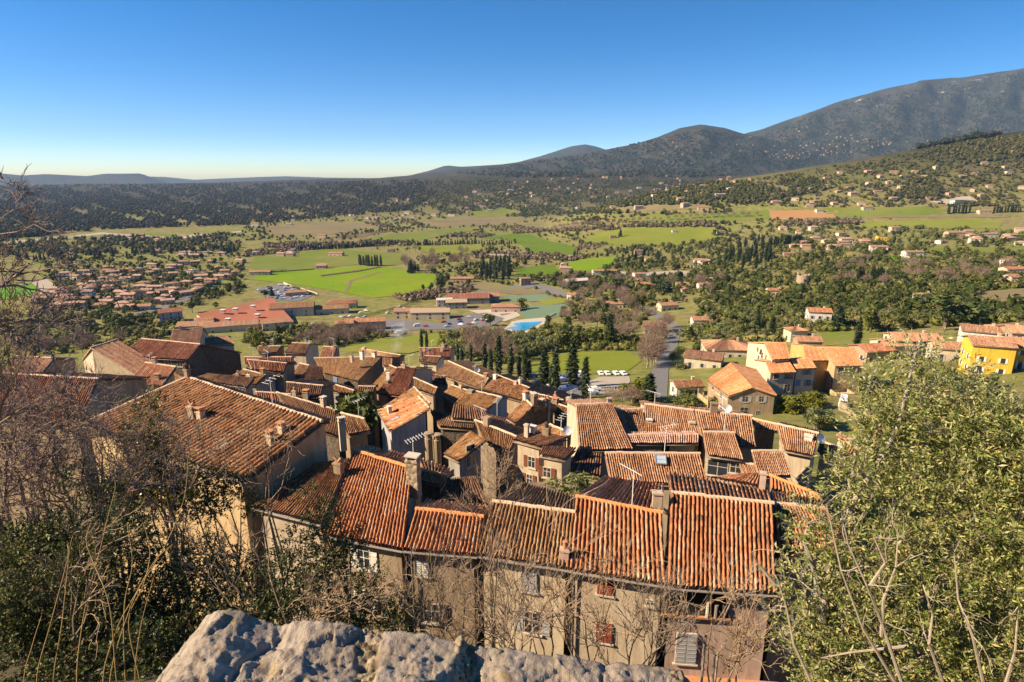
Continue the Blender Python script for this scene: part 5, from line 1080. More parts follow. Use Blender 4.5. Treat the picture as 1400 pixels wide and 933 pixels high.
G('oak',[(1060,370),(1150,345),(1250,355),(1380,350),(1390,385),(1200,390)],36,(6,10),'leafy tree on the right-hand slope','leafy trees of the right-hand slope',34,1.1)
G('oak',[(760,375),(860,360),(990,375),(1000,420),(860,425),(780,410)],44,(6,11),'leafy tree in the middle gardens','leafy trees of the middle gardens',35,1.1)
G('bare',[(720,395),(800,375),(990,380),(990,400),(860,425),(760,412)],46,(7,12),'bare tree in the middle gardens','bare trees of the middle gardens',36)
G('fir',[(780,352),(860,346),(920,352),(900,366),(800,358)],18,(8,14),'dark conifer beside the farm lane','conifers beside the farm lane',37,1.2)
G('bare',[(700,314),(820,309),(900,303),(1040,296)],44,(9,13),'bare tree in the long grey-brown line beyond the meadows','long bare tree line beyond the meadows',38,1.,line=True)
G('oak',[(1000,335),(1100,320),(1400,328),(1400,342),(1180,352),(1060,340)],34,(6,10),'garden tree among the right-hand villas','garden trees of the right-hand villas',39,1.1)
G('cypress',[(870,365),(905,372),(1000,345),(1030,335),(900,340)],9,(9,13),'thin cypress among the middle gardens','thin cypresses of the middle gardens',40,1.1)
G('lime',[(1062,564),(1075,556),(1112,552),(1118,560),(1085,572)],14,(3,4.6),'yellow-green shrub in the hedge before the ochre complex','hedge shrubs before the ochre complex',41,1.4)
G('olive',[(1095,585),(1110,572),(1124,580),(1118,592)],4,(3.5,5),'small olive below the yellow-green hedge','small olives below the hedge',42,1.3)
G('oak',[(920,556),(935,550),(990,566),(985,574),(940,566)],8,(2.5,4.5),'garden shrub at the foot of the gabled cream house','garden shrubs by the gabled cream house',43,1.3)
G('bare',[(830,548),(860,540),(880,552),(850,556)],8,(3,4.5),'leafless shrub behind the long tile row','leafless shrubs behind the tile row',44,1.6)
G('oak',[(936,480),(950,470),(968,476),(955,484)],6,(3,5),'dark clipped shrub beside the road villas','clipped shrubs by the road villas',45,1.4)
G('oak',[(1180,400),(1400,352),(1400,470),(1330,470),(1220,450)],26,(5,8),'scattered dark tree of the upper right gardens','scattered trees of the upper right gardens',46,1.2)
q=at_y((780,680),41)
m=MB(); m.box((q[0],q[1]+.5,q[2]-3.2),(6,4.5,6.)); tag(m.build('garden_terrace',WALL['stone'],None),'raised stone courtyard bed carrying a silvery bush','terrace')
tree('olive',np.array([q[0],q[1],q[2]-.5]),2.7,'silvery round bush in the courtyard below the ivy wall',None,1.5,np.random.default_rng(4))
q=at_y((497,562),60); tree('oak',np.array([q[0],q[1],q[2]-3]),6.,'dark rounded bush in the deep garden beside the stone tower',None,1.3,np.random.default_rng(5))
G('olive',[(1150,560),(1400,520),(1500,560),(1500,700),(1250,700),(1130,620)],34,(4,6),'olive on the slope behind the great foreground olive','olives behind the great foreground olive',47,1.2)
G('oak',[(1190,540),(1400,505),(1500,540),(1500,720),(1300,720)],16,(4,7),'bushy tree on the slope behind the great foreground olive','bushy trees behind the great foreground olive',48,1.1)
# hedges
def hedge(pts,h,w,label,seed,mat='oak'):
    rng=np.random.default_rng(seed); P=[at_T(*p) for p in pts]; B=[]
    for a,b in zip(P[:-1],P[1:]):
        L=np.linalg.norm(b-a); k=max(2,int(L/(w*.6)))
        for i in range(k): c=a+(b-a)*i/k; B.append((c[0],c[1],c[2]+h/2,w/2,h/2))
    o=P[0]; Vv,Fc=clumps(rng,[(x-o[0],y-o[1],z-o[2],r,s) for x,y,z,r,s in B],len(B)*110,.22,.6)
    tag(obj('hedge',np_mesh('hedge',Vv,Fc,LM[mat]),None,tuple(o)),label,'hedge')
hedge([(917,492),(928,480),(952,487),(952,502),(921,506)],2.2,2.2,'dark clipped hedge around the road villa',70); hedge([(390,389),(415,399),(432,405)],2.5,2.5,'hedge along the wall of the car yard',71)
hedge([(470,440),(540,424),(575,412)],3.,5.,'tall hedge of the plant nursery behind the valley road',72); hedge([(350,378),(385,374),(394,373)],7,5,'dark clipped hedge beside the grey-walled farm',73,'fir')
hedge([(1205,380),(1235,378),(1262,374)],5,5,'dark hedge below the white house with lawn',74)
hedge([(355,374),(430,369)],1.5,2,'thin hedge between two meadows',75); hedge([(440,378),(490,372),(520,366)],1.2,1.6,'thin bank of scrub crossing the vivid field',76)
# ---------------------------------------------------------------- far woods
ICO=None
def woods(name,specs,mat,seed,tufts=14):
    rng=np.random.default_rng(seed); bm_v=[];t=(1+5**.5)/2
    iv=np.array([(-1,t,0),(1,t,0),(-1,-t,0),(1,-t,0),(0,-1,t),(0,1,t),(0,-1,-t),(0,1,-t),(t,0,-1),(t,0,1),(-t,0,-1),(-t,0,1)])/math.sqrt(1+t*t)
    fi=np.array([(0,11,5),(0,5,1),(0,1,7),(0,7,10),(0,10,11),(1,5,9),(5,11,4),(11,10,2),(10,7,6),(7,1,8),(3,9,4),(3,4,2),(3,2,6),(3,6,8),(3,8,9),(4,9,5),(2,4,11),(6,2,10),(8,6,7),(9,8,1)])
    PP=[];HH=[]
    for poly,n,h,wd in specs:
        q=np.array(poly_sample(poly,n,rng)); n0=np.sin(q[:,0]*.045+seed)*np.cos(q[:,1]*.21+q[:,0]*.02)+.6*np.sin(q[:,0]*.13-q[:,1]*.4)+.5*rng.normal(size=len(q))
        q=np.array([p for p,s in zip(q,n0) if s>=-.55 and not excl(*p)]); r_=rng.random((len(q),3))
        for k0 in range(0,len(q),400):
            b=q[k0:k0+400]; v=(b[:,1]-CY)/F; dy=CP-v*SP; dx=(b[:,0]-CX)/F/dy; dz=(-SP-v*CP)/dy; XX=dx[:,None]*YS[None]; g=dz[:,None]*YS[None]-T(XX,np.broadcast_to(YS[None],XX.shape)); kk=np.argmax(g<0,1); ok=(kk>0)&(g[np.arange(len(b)),kk]<0)
            for i in np.nonzero(ok)[0]:
                m_=kk[i]; a=g[i,m_-1]/(g[i,m_-1]-g[i,m_]); y=YS[m_-1]+(YS[m_]-YS[m_-1])*a; PP.append((dx[i]*y,y,float(T(dx[i]*y,y)))); R=r_[k0+i]
                HH.append((h[0]+(h[1]-h[0])*R[0]*(1 if R[1]<.75 else .3),wd*(.75+.45*R[2])))
    PP=np.array(PP); HH=np.array(HH); n=len(PP); hh=HH[:,0]
    # every tree: a ragged core and tufts of leaves round it
    core=iv[None]*np.stack([hh*HH[:,1]*.62,hh*HH[:,1]*.62,hh*.42],1)[:,None]*rng.uniform(.6,1.3,(n,12,1))+PP[:,None]+np.stack([0*hh,0*hh,hh*.42],1)[:,None]
    CV=core.reshape(-1,3); CF=(fi[None]+(np.arange(n)*12)[:,None,None]).reshape(-1,3)
    d=rng.normal(size=(n,tufts,3)); d/=np.linalg.norm(d,axis=2)[...,None]; d[...,2]=np.abs(d[...,2])*1.1-.25
    C=PP[:,None]+np.stack([0*hh,0*hh,hh*.42],1)[:,None]+d*np.stack([hh*HH[:,1]*.85,hh*HH[:,1]*.85,hh*.55],1)[:,None]*rng.uniform(.7,1.15,(n,tufts,1))
    u=rng.normal(size=(n,tufts,3)); u/=np.linalg.norm(u,axis=2)[...,None]; w=np.cross(u,d+.5*rng.normal(size=d.shape)); w/=np.linalg.norm(w,axis=2)[...,None]+1e-9; sz=(hh[:,None,None]*rng.uniform(.09,.24,(n,tufts,1)))
    TV=np.stack([C-u*sz,C+w*sz*.8,C+u*sz*1.1],2).reshape(-1,3); TF=np.arange(len(TV)).reshape(-1,3)+len(CV)
    return tag(obj(name,np_mesh(name,np.concatenate([CV,TV]),np.concatenate([CF,TF]),mat)),kind='stuff')
YS=np.geomspace(110,13500,480)
MW=leafmat('far wood foliage',[(0,(.007,.014,.008)),(.3,(.016,.026,.014)),(.55,(.03,.037,.02)),(.75,(.052,.04,.034)),(1,(.065,.048,.042))],0,.9,.05)
MW2=leafmat('hill scrub foliage',[(0,(.016,.025,.007)),(.35,(.04,.05,.016)),(.6,(.075,.078,.028)),(.8,(.1,.075,.045)),(1,(.13,.095,.065))],0,.9,.05)
MW5=leafmat('valley tree foliage',[(0,(.012,.02,.006)),(.4,(.035,.048,.012)),(.7,(.07,.08,.02)),(.85,(.1,.075,.05)),(1,(.15,.11,.075))],0,.9,.05)
MW4=leafmat('hedge scrub twigs',[(0,(.03,.035,.012)),(.3,(.09,.065,.045)),(.7,(.19,.14,.1)),(1,(.28,.22,.15))],0,.9,.05)
MW3=leafmat('garden scrub foliage',[(0,(.02,.03,.006)),(.3,(.06,.075,.015)),(.55,(.12,.13,.03)),(.72,(.17,.15,.06)),(.86,(.13,.085,.055)),(1,(.2,.14,.09))],0,.9,.05)
woods('forest',[([(-20,254),(300,252),(570,247),(600,262),(560,288),(450,298),(330,308),(150,314),(-20,330)],15000,(8,14),.6)],MW,81)
woods('hill_wood',[([(560,248),(1000,246),(1060,262),(1000,283),(860,292),(700,297),(560,292)],6500,(7,12),.6)],MW2,82)
woods('terrace_scrub',[([(1000,250),(1150,226),(1400,184),(1400,285),(1150,284),(1000,282)],3300,(3,7.5),.65),([(1270,205),(1400,183),(1400,215),(1330,225)],600,(7,11),.6),([(1220,270),(1250,245),(1290,250),(1280,275)],220,(8,12),.6),([(1000,262),(1120,240),(1130,262),(1010,282)],350,(7,11),.6)],MW2,83,22)
woods('mountain_wood',[([(620,238),(800,212),(960,177),(1030,190),(1160,140),(1400,99),(1400,180),(1150,221),(1000,242),(700,244)],9000,(10,17),.7)],MW,84)
woods('hedge_scrub',[([(340,372),(345,368),(600,372),(700,382),(690,388),(600,380)],304,(2,4),.8),([(360,334),(560,330),(560,337),(360,340)],494,(4,8),.7),([(430,310),(600,300),(610,306),(440,318)],494,(4,8),.7),([(560,318),(690,322),(690,326),(560,324)],285,(4,8),.7),([(640,346),(740,347),(800,352),(800,358),(650,354)],418,(3,8),.7),([(330,345),(450,336),(450,340),(335,352)],228,(4,7),.7),([(700,315),(860,309),(980,305),(980,311),(860,314),(700,320)],494,(5,9),.65),([(780,336),(830,330),(840,336),(800,345)],152,(3,6),.7),([(1060,304),(1160,300),(1180,306),(1080,310)],266,(4,7),.7),([(540,408),(640,392),(650,402),(560,414)],304,(3,7),.7)],MW4,87,26)
woods('valley_scrub',[([(330,312),(450,300),(700,300),(1000,290),(1000,306),(700,318),(450,330),(330,330)],900,(4,8),.7),([(0,330),(330,320),(330,345),(0,352)],1100,(6,11),.6),([(560,312),(700,306),(800,312),(700,318)],160,(3,6),.7)],MW2,85,22)
woods('valley_trees',[([(330,348),(450,338),(700,300),(1000,296),(1000,400),(700,400),(600,385),(560,345),(450,340)],2300,(3,9),.6),([(985,300),(1180,300),(1400,318),(1400,440),(1000,440),(960,400)],1700,(4,9),.65),([(60,352),(335,348),(335,400),(240,425),(60,425)],650,(4,8),.65),([(330,300),(560,292),(1000,284),(1000,298),(560,312),(330,325)],700,(5,9),.65)],MW5,88,30)
woods('garden_scrub',[([(985,300),(1180,296),(1400,318),(1400,350),(1100,345),(985,325)],500,(3,6),.7),([(860,338),(1050,322),(1400,345),(1400,400),(1100,405),(960,420),(880,400),(800,385)],2300,(2.5,6),.75),([(935,468),(960,415),(1100,402),(1400,385),(1400,445),(1250,450),(1050,470)],1900,(2,4.5),.8),([(640,388),(880,368),(930,400),(880,440),(780,440),(780,414),(700,400)],800,(2,5),.75),([(60,425),(60,352),(335,350),(335,400),(240,425)],1100,(2,4.5),.8),([(0,428),(240,430),(300,470),(160,480),(0,490)],900,(2.5,5),.75),([(330,472),(350,448),(420,446),(470,456),(560,456),(700,452),(770,446),(860,460),(890,480),(760,482),(690,500),(570,474),(480,474)],1700,(1.5,4),.8)],MW3,86,30)
# ---------------------------------------------------------------- the parapet at one's feet
from mathutils import noise as MN
def parapet():
    prof=[(60,975),(150,962),(205,945),(222,925),(240,898),(262,868),(282,843),(300,834),(330,836),(352,846),(372,854),(390,857),(402,851),(432,848),(466,853),(490,860),(505,862),(540,862),(582,868),(606,873),(630,875),(645,884),(664,888),(690,884),(720,890),(760,897),(800,903),(828,910),(842,906),(880,909),(928,915),(945,935),(1000,950),(1100,965)]
    ye=1.32; dz=lambda py: tanv(py)*ye; xs_=[(p[0]-CX)/F*(ye*CP-dz(p[1])*SP) for p in prof]; zs_=[dz(p[1]) for p in prof]
    nx,ny=540,240; xs=np.linspace(-1.12,1.2,nx); ys=np.concatenate([np.linspace(.28,1.32,ny-26),1.32+np.linspace(.002,.3,26)]); X,Y=np.meshgrid(xs,ys); rg=np.random.default_rng(77)
    def facets(dens,tilt,step,ang):
        """broken faces: each patch of stone is its own tilted plane"""
        n=int(2.5*1.5*dens*dens); c=np.column_stack([rg.uniform(-1.25,1.3,n),rg.uniform(.1,1.75,n)]); ca,sa=math.cos(ang),math.sin(ang); a=rg.normal(0,tilt,(n,2)); h=rg.normal(0,step,n)
        P=np.column_stack([(X+.02*wob(X,Y,.05,3.)).ravel(),(Y+.02*wob(X,Y,.045,5.)).ravel()]); R=lambda q: np.column_stack([(q[:,0]*ca+q[:,1]*sa),(-q[:,0]*sa+q[:,1]*ca)*1.9]); PR,CR=R(P),R(c); out=np.empty(len(P))
        for k in range(0,len(P),4000):
            d=((PR[k:k+4000,None]-CR[None])**2).sum(2); i=d.argmin(1); out[k:k+4000]=((P[k:k+4000]-c[i])*a[i]).sum(1)+h[i]
        return out.reshape(X.shape)
    rel=facets(5,.05,.004,.6)+facets(13,.11,.003,.9)+facets(40,.16,.001,.3)
    fine=np.array([MN.fractal(Vector((x*34,y*34,1.)),.6,2.1,5) for x,y in zip(X.ravel(),Y.ravel())]).reshape(X.shape); mid=np.array([MN.fractal(Vector((x*6,y*6,4.)),.9,2.1,4) for x,y in zip(X.ravel(),Y.ravel())]).reshape(X.shape)
    wx=np.array([MN.noise(Vector((x*5,y*8,2.))) for x,y in zip(X.ravel(),Y.ravel())]).reshape(X.shape)
    b=np.clip((1.32-np.minimum(Y,1.32))/.1,0,1); Z=np.interp(X+.012*wx,xs_,zs_)+rel*(.35+.65*b)*.85+.012*mid*b-.01*b+.0052*fine; Mo=np.zeros_like(X)
    pit=np.clip(mid*1.6-.55,0,1); Z-=.014*pit*b
    for sx,w,fill,sl in [((385-CX)/541,.008,.2,.35),((500-CX)/541,.034,1.,-.12),((640-CX)/541,.038,1.,.1),((832-CX)/541,.009,.4,.2),((938-CX)/541,.03,1.,.05)]:
        d=np.abs(X-sx-sl*(Y-1.32)-.03*wx); k=np.clip(1-d/w,0,1)
        if fill>=1: kk=np.clip(k*3,0,1); Mo=np.maximum(Mo,kk); Z=Z*(1)-kk*(.012*np.clip(k*2,0,1)*b)+kk*.008*fine
        else: Z-=.018*k*np.maximum(b,.3)
    Z-=np.where(Y>1.32,np.clip((Y-1.32)/.3,0,1)**.6*1.9,0)
    m,nt,bs=nodes('parapet stone'); p=wpos(nt); at=nt.nodes.new('ShaderNodeAttribute'); at.attribute_name='mortar'
    a=noise(nt,5,8,.7,p); f=noise(nt,38,6,.75,p); l=noise(nt,9,6,.75,p,.6)
    c=ramp(nt,a,[(.3,(.1,.08,.062)),(.43,(.235,.195,.158)),(.56,(.35,.295,.24)),(.72,(.19,.155,.12))])
    c=mix(nt,ramp(nt,l,[(.56,(0,0,0)),(.66,(1,1,1))]),c,(.26,.19,.1)); c=mix(nt,ramp(nt,noise(nt,14,6,.8,p),[(.6,(0,0,0)),(.7,(1,1,1))]),c,(.09,.08,.07))
    g=N(nt,'ShaderNodeTexVoronoi'); g.inputs['Scale'].default_value=75; nt.links.new(p,g.inputs['Vector']); gs=N(nt,'ShaderNodeSeparateColor'); nt.links.new(g.outputs['Color'],gs.inputs[0])
    mc=ramp(nt,gs.outputs[0],[(0,(.1,.07,.04)),(.4,(.24,.19,.12)),(.8,(.36,.29,.2)),(1,(.2,.16,.11))]); c=mix(nt,at.outputs['Fac'],c,mc)
    c=mix(nt,.45,c,ramp(nt,f,[(.3,(.4,.4,.4)),(.65,(1,1,1))]),'MULTIPLY'); nt.links.new(c,bs.inputs['Base Color']); bs.inputs['Roughness'].default_value=.95
    bump(nt,bs,math_(nt,'ADD',f,math_(nt,'MULTIPLY',g.outputs['Distance'],math_(nt,'MULTIPLY',at.outputs['Fac'],-.5))),.9,.012)
    o=obj('stone_parapet',grid_mesh('stone_parapet',X,Y,Z,m,False)); A=o.data.attributes.new('mortar','FLOAT','POINT'); A.data.foreach_set('value',Mo.ravel().astype(np.float32))
    tag(o,'rough grey stone parapet with lichen and gravelly mortar joints, at the bottom edge','wall')
parapet()
# ---------------------------------------------------------------- leafy sprays
def sprays(rng,blobs,ns,nl,L,W,SL,upb=.25,droop=0.):
    bl=np.array(blobs,float); vol=bl[:,3]**2.2; ib=rng.choice(len(bl),ns,p=vol/vol.sum()); b=bl[ib]
    d=rng.normal(size=(ns,3)); d/=np.linalg.norm(d,axis=1)[:,None]; r=rng.random(ns)**.45; P0=b[:,:3]+d*(b[:,3]*r*.92)[:,None]
    D=d*.8+rng.normal(size=(ns,3))*.55+np.array([0,0,upb]); D/=np.linalg.norm(D,axis=1)[:,None]; S=SL*rng.uniform(.5,1.3,ns)
    t=(np.arange(nl)+.5)/nl; side=np.cross(D,rng.normal(size=(ns,3))); side/=np.linalg.norm(side,axis=1)[:,None]; oth=np.cross(D,side)
    base=P0[:,None]+D[:,None]*(S[:,None]*t[None])[...,None]; base[...,2]-=droop*(S[:,None]*t[None])**2
    ang=np.where(np.arange(nl)%2==0,0,np.pi)[None]+(np.arange(nl)//2)[None]*1.57+rng.normal(0,.35,(ns,nl))
    lat=side[:,None]*np.cos(ang)[...,None]+oth[:,None]*np.sin(ang)[...,None]
    ld=D[:,None]*rng.uniform(.35,.9,(ns,nl,1))+lat*.8+rng.normal(0,.18,(ns,nl,3)); ld/=np.linalg.norm(ld,axis=2)[...,None]
    wd=np.cross(ld,D[:,None]+rng.normal(0,.5,(ns,nl,3))); wd/=np.linalg.norm(wd,axis=2)[...,None]+1e-9; nn=np.cross(ld,wd)
    l=L*rng.uniform(.4,1.3,(ns,nl,1))*rng.uniform(.75,1.15,(ns,1,1)); w=W*rng.uniform(.8,1.2,(ns,nl,1))
    Q=np.stack([base,base+ld*l*.42+wd*w-nn*w*.25,base+ld*l-nn*l*.08,base+ld*l*.42-wd*w-nn*w*.25],2).reshape(-1,3)
    k=ns*nl; Fq=np.arange(4*k).reshape(-1,4)
    tw=.0022; E=P0+D*S[:,None]; E[:,2]-=droop*S**2; sw=side*tw; TQ=np.stack([P0-sw,P0+sw,E+sw*.4,E-sw*.4],1).reshape(-1,3); tf=np.arange(4*ns).reshape(-1,4)+len(Q)
    return np.concatenate([Q,TQ]),np.concatenate([Fq,tf]),np.concatenate([np.zeros(k,int),np.ones(ns,int)]),E
def leaf2(name,stops,back,trans=.2,rough=.38,spec=.45):
    m=leafmat(name,stops,0,rough,spec); nt=m.node_tree; b=nt.nodes['Principled BSDF']; c=b.inputs['Base Color'].links[0].from_socket
    g=nt.nodes.new('ShaderNodeNewGeometry'); c2=mix(nt,g.outputs['Backfacing'],c,mix(nt,.65,c,back)); nt.links.new(c2,b.inputs['Base Color'])
    t=nt.nodes.new('ShaderNodeBsdfTranslucent'); nt.links.new(c2,t.inputs[0]); x=nt.nodes.new('ShaderNodeMixShader'); x.inputs[0].default_value=trans
    nt.links.new(b.outputs[0],x.inputs[1]); nt.links.new(t.outputs[0],x.inputs[2]); nt.links.new(x.outputs[0],nt.nodes['Material Output'].inputs[0]); return m
L_OLIVE=leaf2('near olive leaf',[(0,(.025,.045,.007)),(.35,(.085,.12,.02)),(.65,(.18,.215,.045)),(.93,(.4,.4,.16)),(1,(.42,.23,.05))],(.46,.43,.22),.3,.5,.3)
L_SHRUB=leaf2('near shrub leaf',[(0,(.014,.022,.004)),(.5,(.045,.06,.01)),(.85,(.11,.12,.02)),(1,(.22,.2,.05))],(.12,.14,.06),.18,.5,.35)
L_CLIMB=leaf2('climber leaf',[(0,(.03,.035,.006)),(.5,(.11,.1,.014)),(.85,(.22,.17,.025)),(1,(.26,.15,.04))],(.2,.18,.07),.25)
M_TWIG=plain('twig bark',(.2,.15,.11),.9,var=.4,scale=12.); M_TWIGP=plain('purple twig bark',(.23,.165,.135),.9,var=.45,scale=9.); M_CANE=plain('yellow cane',(.34,.23,.09),.7,var=.35,scale=9.); M_DEAD=plain('dead grey wood',(.3,.25,.2),.9,var=.35,scale=14.); M_TAN=plain('tan stem',(.25,.175,.115),.9,var=.4,scale=9.)
def blobs_px(rows): return [(*at_y((x,y),d),r) for x,y,d,r in rows]
def grow(m,p,d,L,r,lvl,rng,jit=.22,up=.12,kids=(3,5),sides=(5,4,3,3,3),spread=.85,shrink=.62,rmin=.0028):
    k=5; pts=[Vector(p)]; d=Vector(d).normalized(); rs=[r]
    for i in range(k):
        d=(d+Vector(rng.normal(0,jit,3))+Vector((0,0,up))*.5).normalized(); pts.append(pts[-1]+d*(L/k)); rs.append(r*(1-.62*(i+1)/k))
    m.tube(pts,rs,sides[min(4-min(lvl,4),4)],cap=False)
    if lvl<=0: return
    for j in range(int(rng.integers(*kids))):
        t=rng.uniform(.25,1.); i=min(k-1,int(t*k)); q=pts[i].lerp(pts[i+1],t*k-i); dd=(pts[i+1]-pts[i]).normalized(); a=dd.orthogonal().normalized(); a.rotate(__import__('mathutils').Quaternion(dd,rng.uniform(0,6.28)))
        grow(m,q,dd+a*spread*rng.uniform(.5,1.2),L*shrink*rng.uniform(.7,1.15),max(r*.55*(1-.4*t),rmin),lvl-1,rng,jit,up,kids,sides,spread,shrink,rmin)
# ---- the big olive on the right
rng=np.random.default_rng(11)
OB=blobs_px([(1235,545,7.2,.42),(1190,520,7.4,.22),(1290,535,7,.4),(1250,490,7.1,.22),(1350,575,6.8,.42),(1405,600,6.6,.42),(1215,610,7.0,.45),(1290,600,6.8,.55),(1370,625,6.5,.6),(1160,655,6.9,.34),(1225,690,6.6,.55),(1305,690,6.4,.6),(1390,710,6.1,.6),(1105,715,6.7,.26),(1130,745,6.6,.34),(1185,765,6.4,.46),(1265,790,6.2,.55),(1345,800,6,.6),(1410,810,5.9,.55),(1095,795,6.5,.3),(1150,830,6.3,.4),(1085,860,6.4,.26),(1120,900,6.2,.4),(1200,870,6.1,.5),(1290,890,5.9,.55),(1380,905,5.7,.6),(1200,560,7.2,.3),(1420,650,6.2,.5),(1160,940,6,.45),(1260,960,5.9,.5),(1350,975,5.7,.5)])
base=np.array([5.,6.6,-9.8]); root=thing('olive_tree','large silvery olive tree with grey bare lower limbs, filling the right foreground','tree',base)
V,Fc,mi,E=sprays(rng,OB,4600,16,.074,.0105,.33,.3,.3); obj('crown',np_mesh('crown',V-base,Fc,[L_OLIVE,M_TWIG],mi=mi),root)
m=MB(); hub=Vector((3.9,6.5,-6.2)); m.tube([base+(0,0,-.6),base+(-.3,0,1.6),tuple(hub)],[.2,.16,.12],9)
for o in OB:
    q=Vector(o[:3]); mid=hub.lerp(q,.5)+Vector(rng.normal(0,.15,3))+Vector((0,0,.15)); m.tube([hub,hub.lerp(mid,.5)+Vector(rng.normal(0,.06,3)),mid,mid.lerp(q,.5)+Vector(rng.normal(0,.08,3)),q],[.055,.045,.034,.022,.01],6)
    for k in range(4): grow(m,q,rng.normal(size=3)+np.array([0,0,.3]),o[3]*1.1,.009,1,rng)
m.build('trunk',M_BARKG,root)
m=MB()
for pts in ([(1225,935,5.4),(1180,860,5.5),(1150,780,5.6),(1130,690,5.8)],[(1235,940,5.3),(1205,850,5.4),(1185,800,5.4),(1160,745,5.5),(1150,700,5.5)],[(1205,870,5.4),(1208,820,5.4),(1225,775,5.4),(1228,730,5.5)],[(1190,800,5.4),(1210,770,5.4),(1195,735,5.5)],[(1345,935,5.2),(1330,870,5.2),(1310,820,5.3),(1305,760,5.4)],[(1375,935,5.2),(1388,890,5.2),(1392,830,5.3)],[(1290,935,5.3),(1270,880,5.3),(1275,840,5.4),(1262,800,5.4)],[(1110,935,5.7),(1085,880,5.8),(1075,830,5.9),(1062,790,6)],[(1240,884,5.5),(1165,892,5.6),(1122,900,5.7)],[(1060,800,6),(1035,770,6.1),(1028,755,6.1)]):
    q=[at_y((x,y),d) for x,y,d in pts]; m.tube(q,np.linspace(.019,.005,len(q)),6)
    for k in range(1,len(q)):
        for z in range(1): grow(m,q[k],rng.normal(size=3)+np.array([0,-.2,.5]),.3,.007,1,rng,up=.25)
m.build('bare_limb',M_DEAD,root)
# ---- evergreen shrubs on the left bank
def shrub(label,rows,ns,nl,L,W,SL,mat,seed,name='evergreen_shrub',stemmat=None,upb=.3):
    rng=np.random.default_rng(seed); B=blobs_px(rows); c=np.mean([b[:3] for b in B],0); base=np.array([c[0],c[1]+.3,min(b[2] for b in B)-1.]); g=ground_at(base[0],base[1]); base[2]=max(g,base[2]-2.) if g<base[2] else base[2]-.5
    r=thing(name,label,'shrub',base); V,Fc,mi,E=sprays(rng,B,ns,nl,L,W,SL,upb,.1); obj('foliage',np_mesh('foliage',V-base,Fc,[mat,M_TWIG],mi=mi),r); m=MB()
    for b in B:
        q=Vector(b[:3]); bb=Vector(base)+Vector((rng.normal(0,.15),rng.normal(0,.15),0)); mid=bb.lerp(q,.55)+Vector(rng.normal(0,.12,3)); m.tube([bb,mid,q],[.03,.02,.006],5)
        for k in range(5): grow(m,mid.lerp(q,rng.uniform(0,1)),(q-bb).normalized()*.6+Vector(rng.normal(0,.5,3)),b[3]*1.3,.008,1,rng)
    m.build('stem',stemmat or M_TWIG,r); return r
shrub('dense dark evergreen shrub just above the parapet, left of the bare stems',[(225,765,8.2,.42),(280,760,8.4,.4),(325,785,8.2,.36),(385,790,8,.4),(260,810,7.6,.5),(330,830,7.5,.5),(400,835,7.4,.45),(200,820,7.4,.5),(190,870,7,.5),(260,870,7,.5),(330,870,7,.45),(405,745,8.4,.22)],2300,15,.05,.0125,.26,L_SHRUB,31)
shrub('dark evergreen shrub reaching up over the eave of the left row house',[(440,712,8.8,.26),(425,680,9.1,.14),(462,690,9,.14),(478,745,8.7,.24),(445,770,8.3,.36),(500,800,8.1,.28),(545,850,7.8,.26),(480,840,7.8,.36),(530,868,7.6,.26),(430,810,8,.36)],950,15,.05,.0125,.26,L_SHRUB,32)
shrub('dark leafy shrub in the lower left corner behind thin yellow canes',[(30,760,7.4,.5),(90,735,7.6,.42),(140,770,7.3,.5),(60,830,6.8,.55),(120,850,6.8,.5),(30,900,6.4,.5),(110,915,6.3,.5),(190,905,6.3,.45),(170,730,7.9,.38),(10,840,6.6,.4),(140,680,8.4,.25),(105,655,8.6,.22)],2900,15,.05,.0125,.26,L_SHRUB,33)
shrub('yellow-green climber standing upright before the big left-hand roof',[(205,560,13,.3),(190,600,13,.42),(215,620,12.9,.4),(195,650,12.8,.5),(225,670,12.7,.5),(175,690,12.6,.4),(250,690,12.5,.35)],1000,14,.075,.022,.34,L_CLIMB,34,name='climbing_plant')
shrub('dry yellowish creeper over the corner of the big left-hand house',[(265,660,13.5,.3),(300,655,13.6,.28),(330,665,13.6,.26),(290,690,13,.32),(250,640,13.8,.25),(345,690,13.2,.25)],500,12,.07,.02,.3,L_CLIMB,35,name='creeper')
# ---- bare trees and stems
def bare(label,px,py,d,dirs,L,r,lvl,mat,seed,name='bare_tree',cat='tree',kids=(3,6),spread=.85,up=.12,n0=1,jit=.22,down=3.,rmin=.0055):
    rng=np.random.default_rng(seed); p=at_y((px,py),d); base=Vector(p)-Vector((0,0,down)); g=ground_at(base.x,base.y); base.z=max(base.z,g-.1) if g<p[2] else base.z
    r_=thing(name,label,cat,base); m=MB()
    for k,dd in enumerate(dirs):
        q=Vector(p)+Vector(rng.normal(0,.12,3)); m.tube([base+Vector((rng.normal(0,.06),rng.normal(0,.06),0)),base.lerp(q,.5)+Vector(rng.normal(0,.08,3)),q],[r*1.4,r*1.2,r],7); grow(m,q,dd,L*rng.uniform(.85,1.15),r,lvl,rng,jit,up,kids,spread=spread,rmin=rmin)
    return m.build('branch',mat,r_) and r_
bare('bare purple-brown tree with crooked limbs at the left edge',15,760,8.5,[(.3,.1,1),(-.15,0,1),(.7,.1,.8),(.1,.2,1)],2.,.035,4,M_TWIGP,51,kids=(4,6))
bare('bare tree whose dark trunk rises before the big left-hand roof',108,730,9.5,[(0,.1,1),(.4,0,.9),(-.5,.1,.9)],1.8,.035,4,M_TWIGP,52,kids=(4,6))
bare('bare tree sending long branches in from the left border, topmost in the corner',-70,430,7.5,[(1,.2,.45),(1,.1,-.05),(.8,0,.8),(1,0,.2)],1.15,.035,4,M_TWIGP,53,kids=(3,6),up=.05)
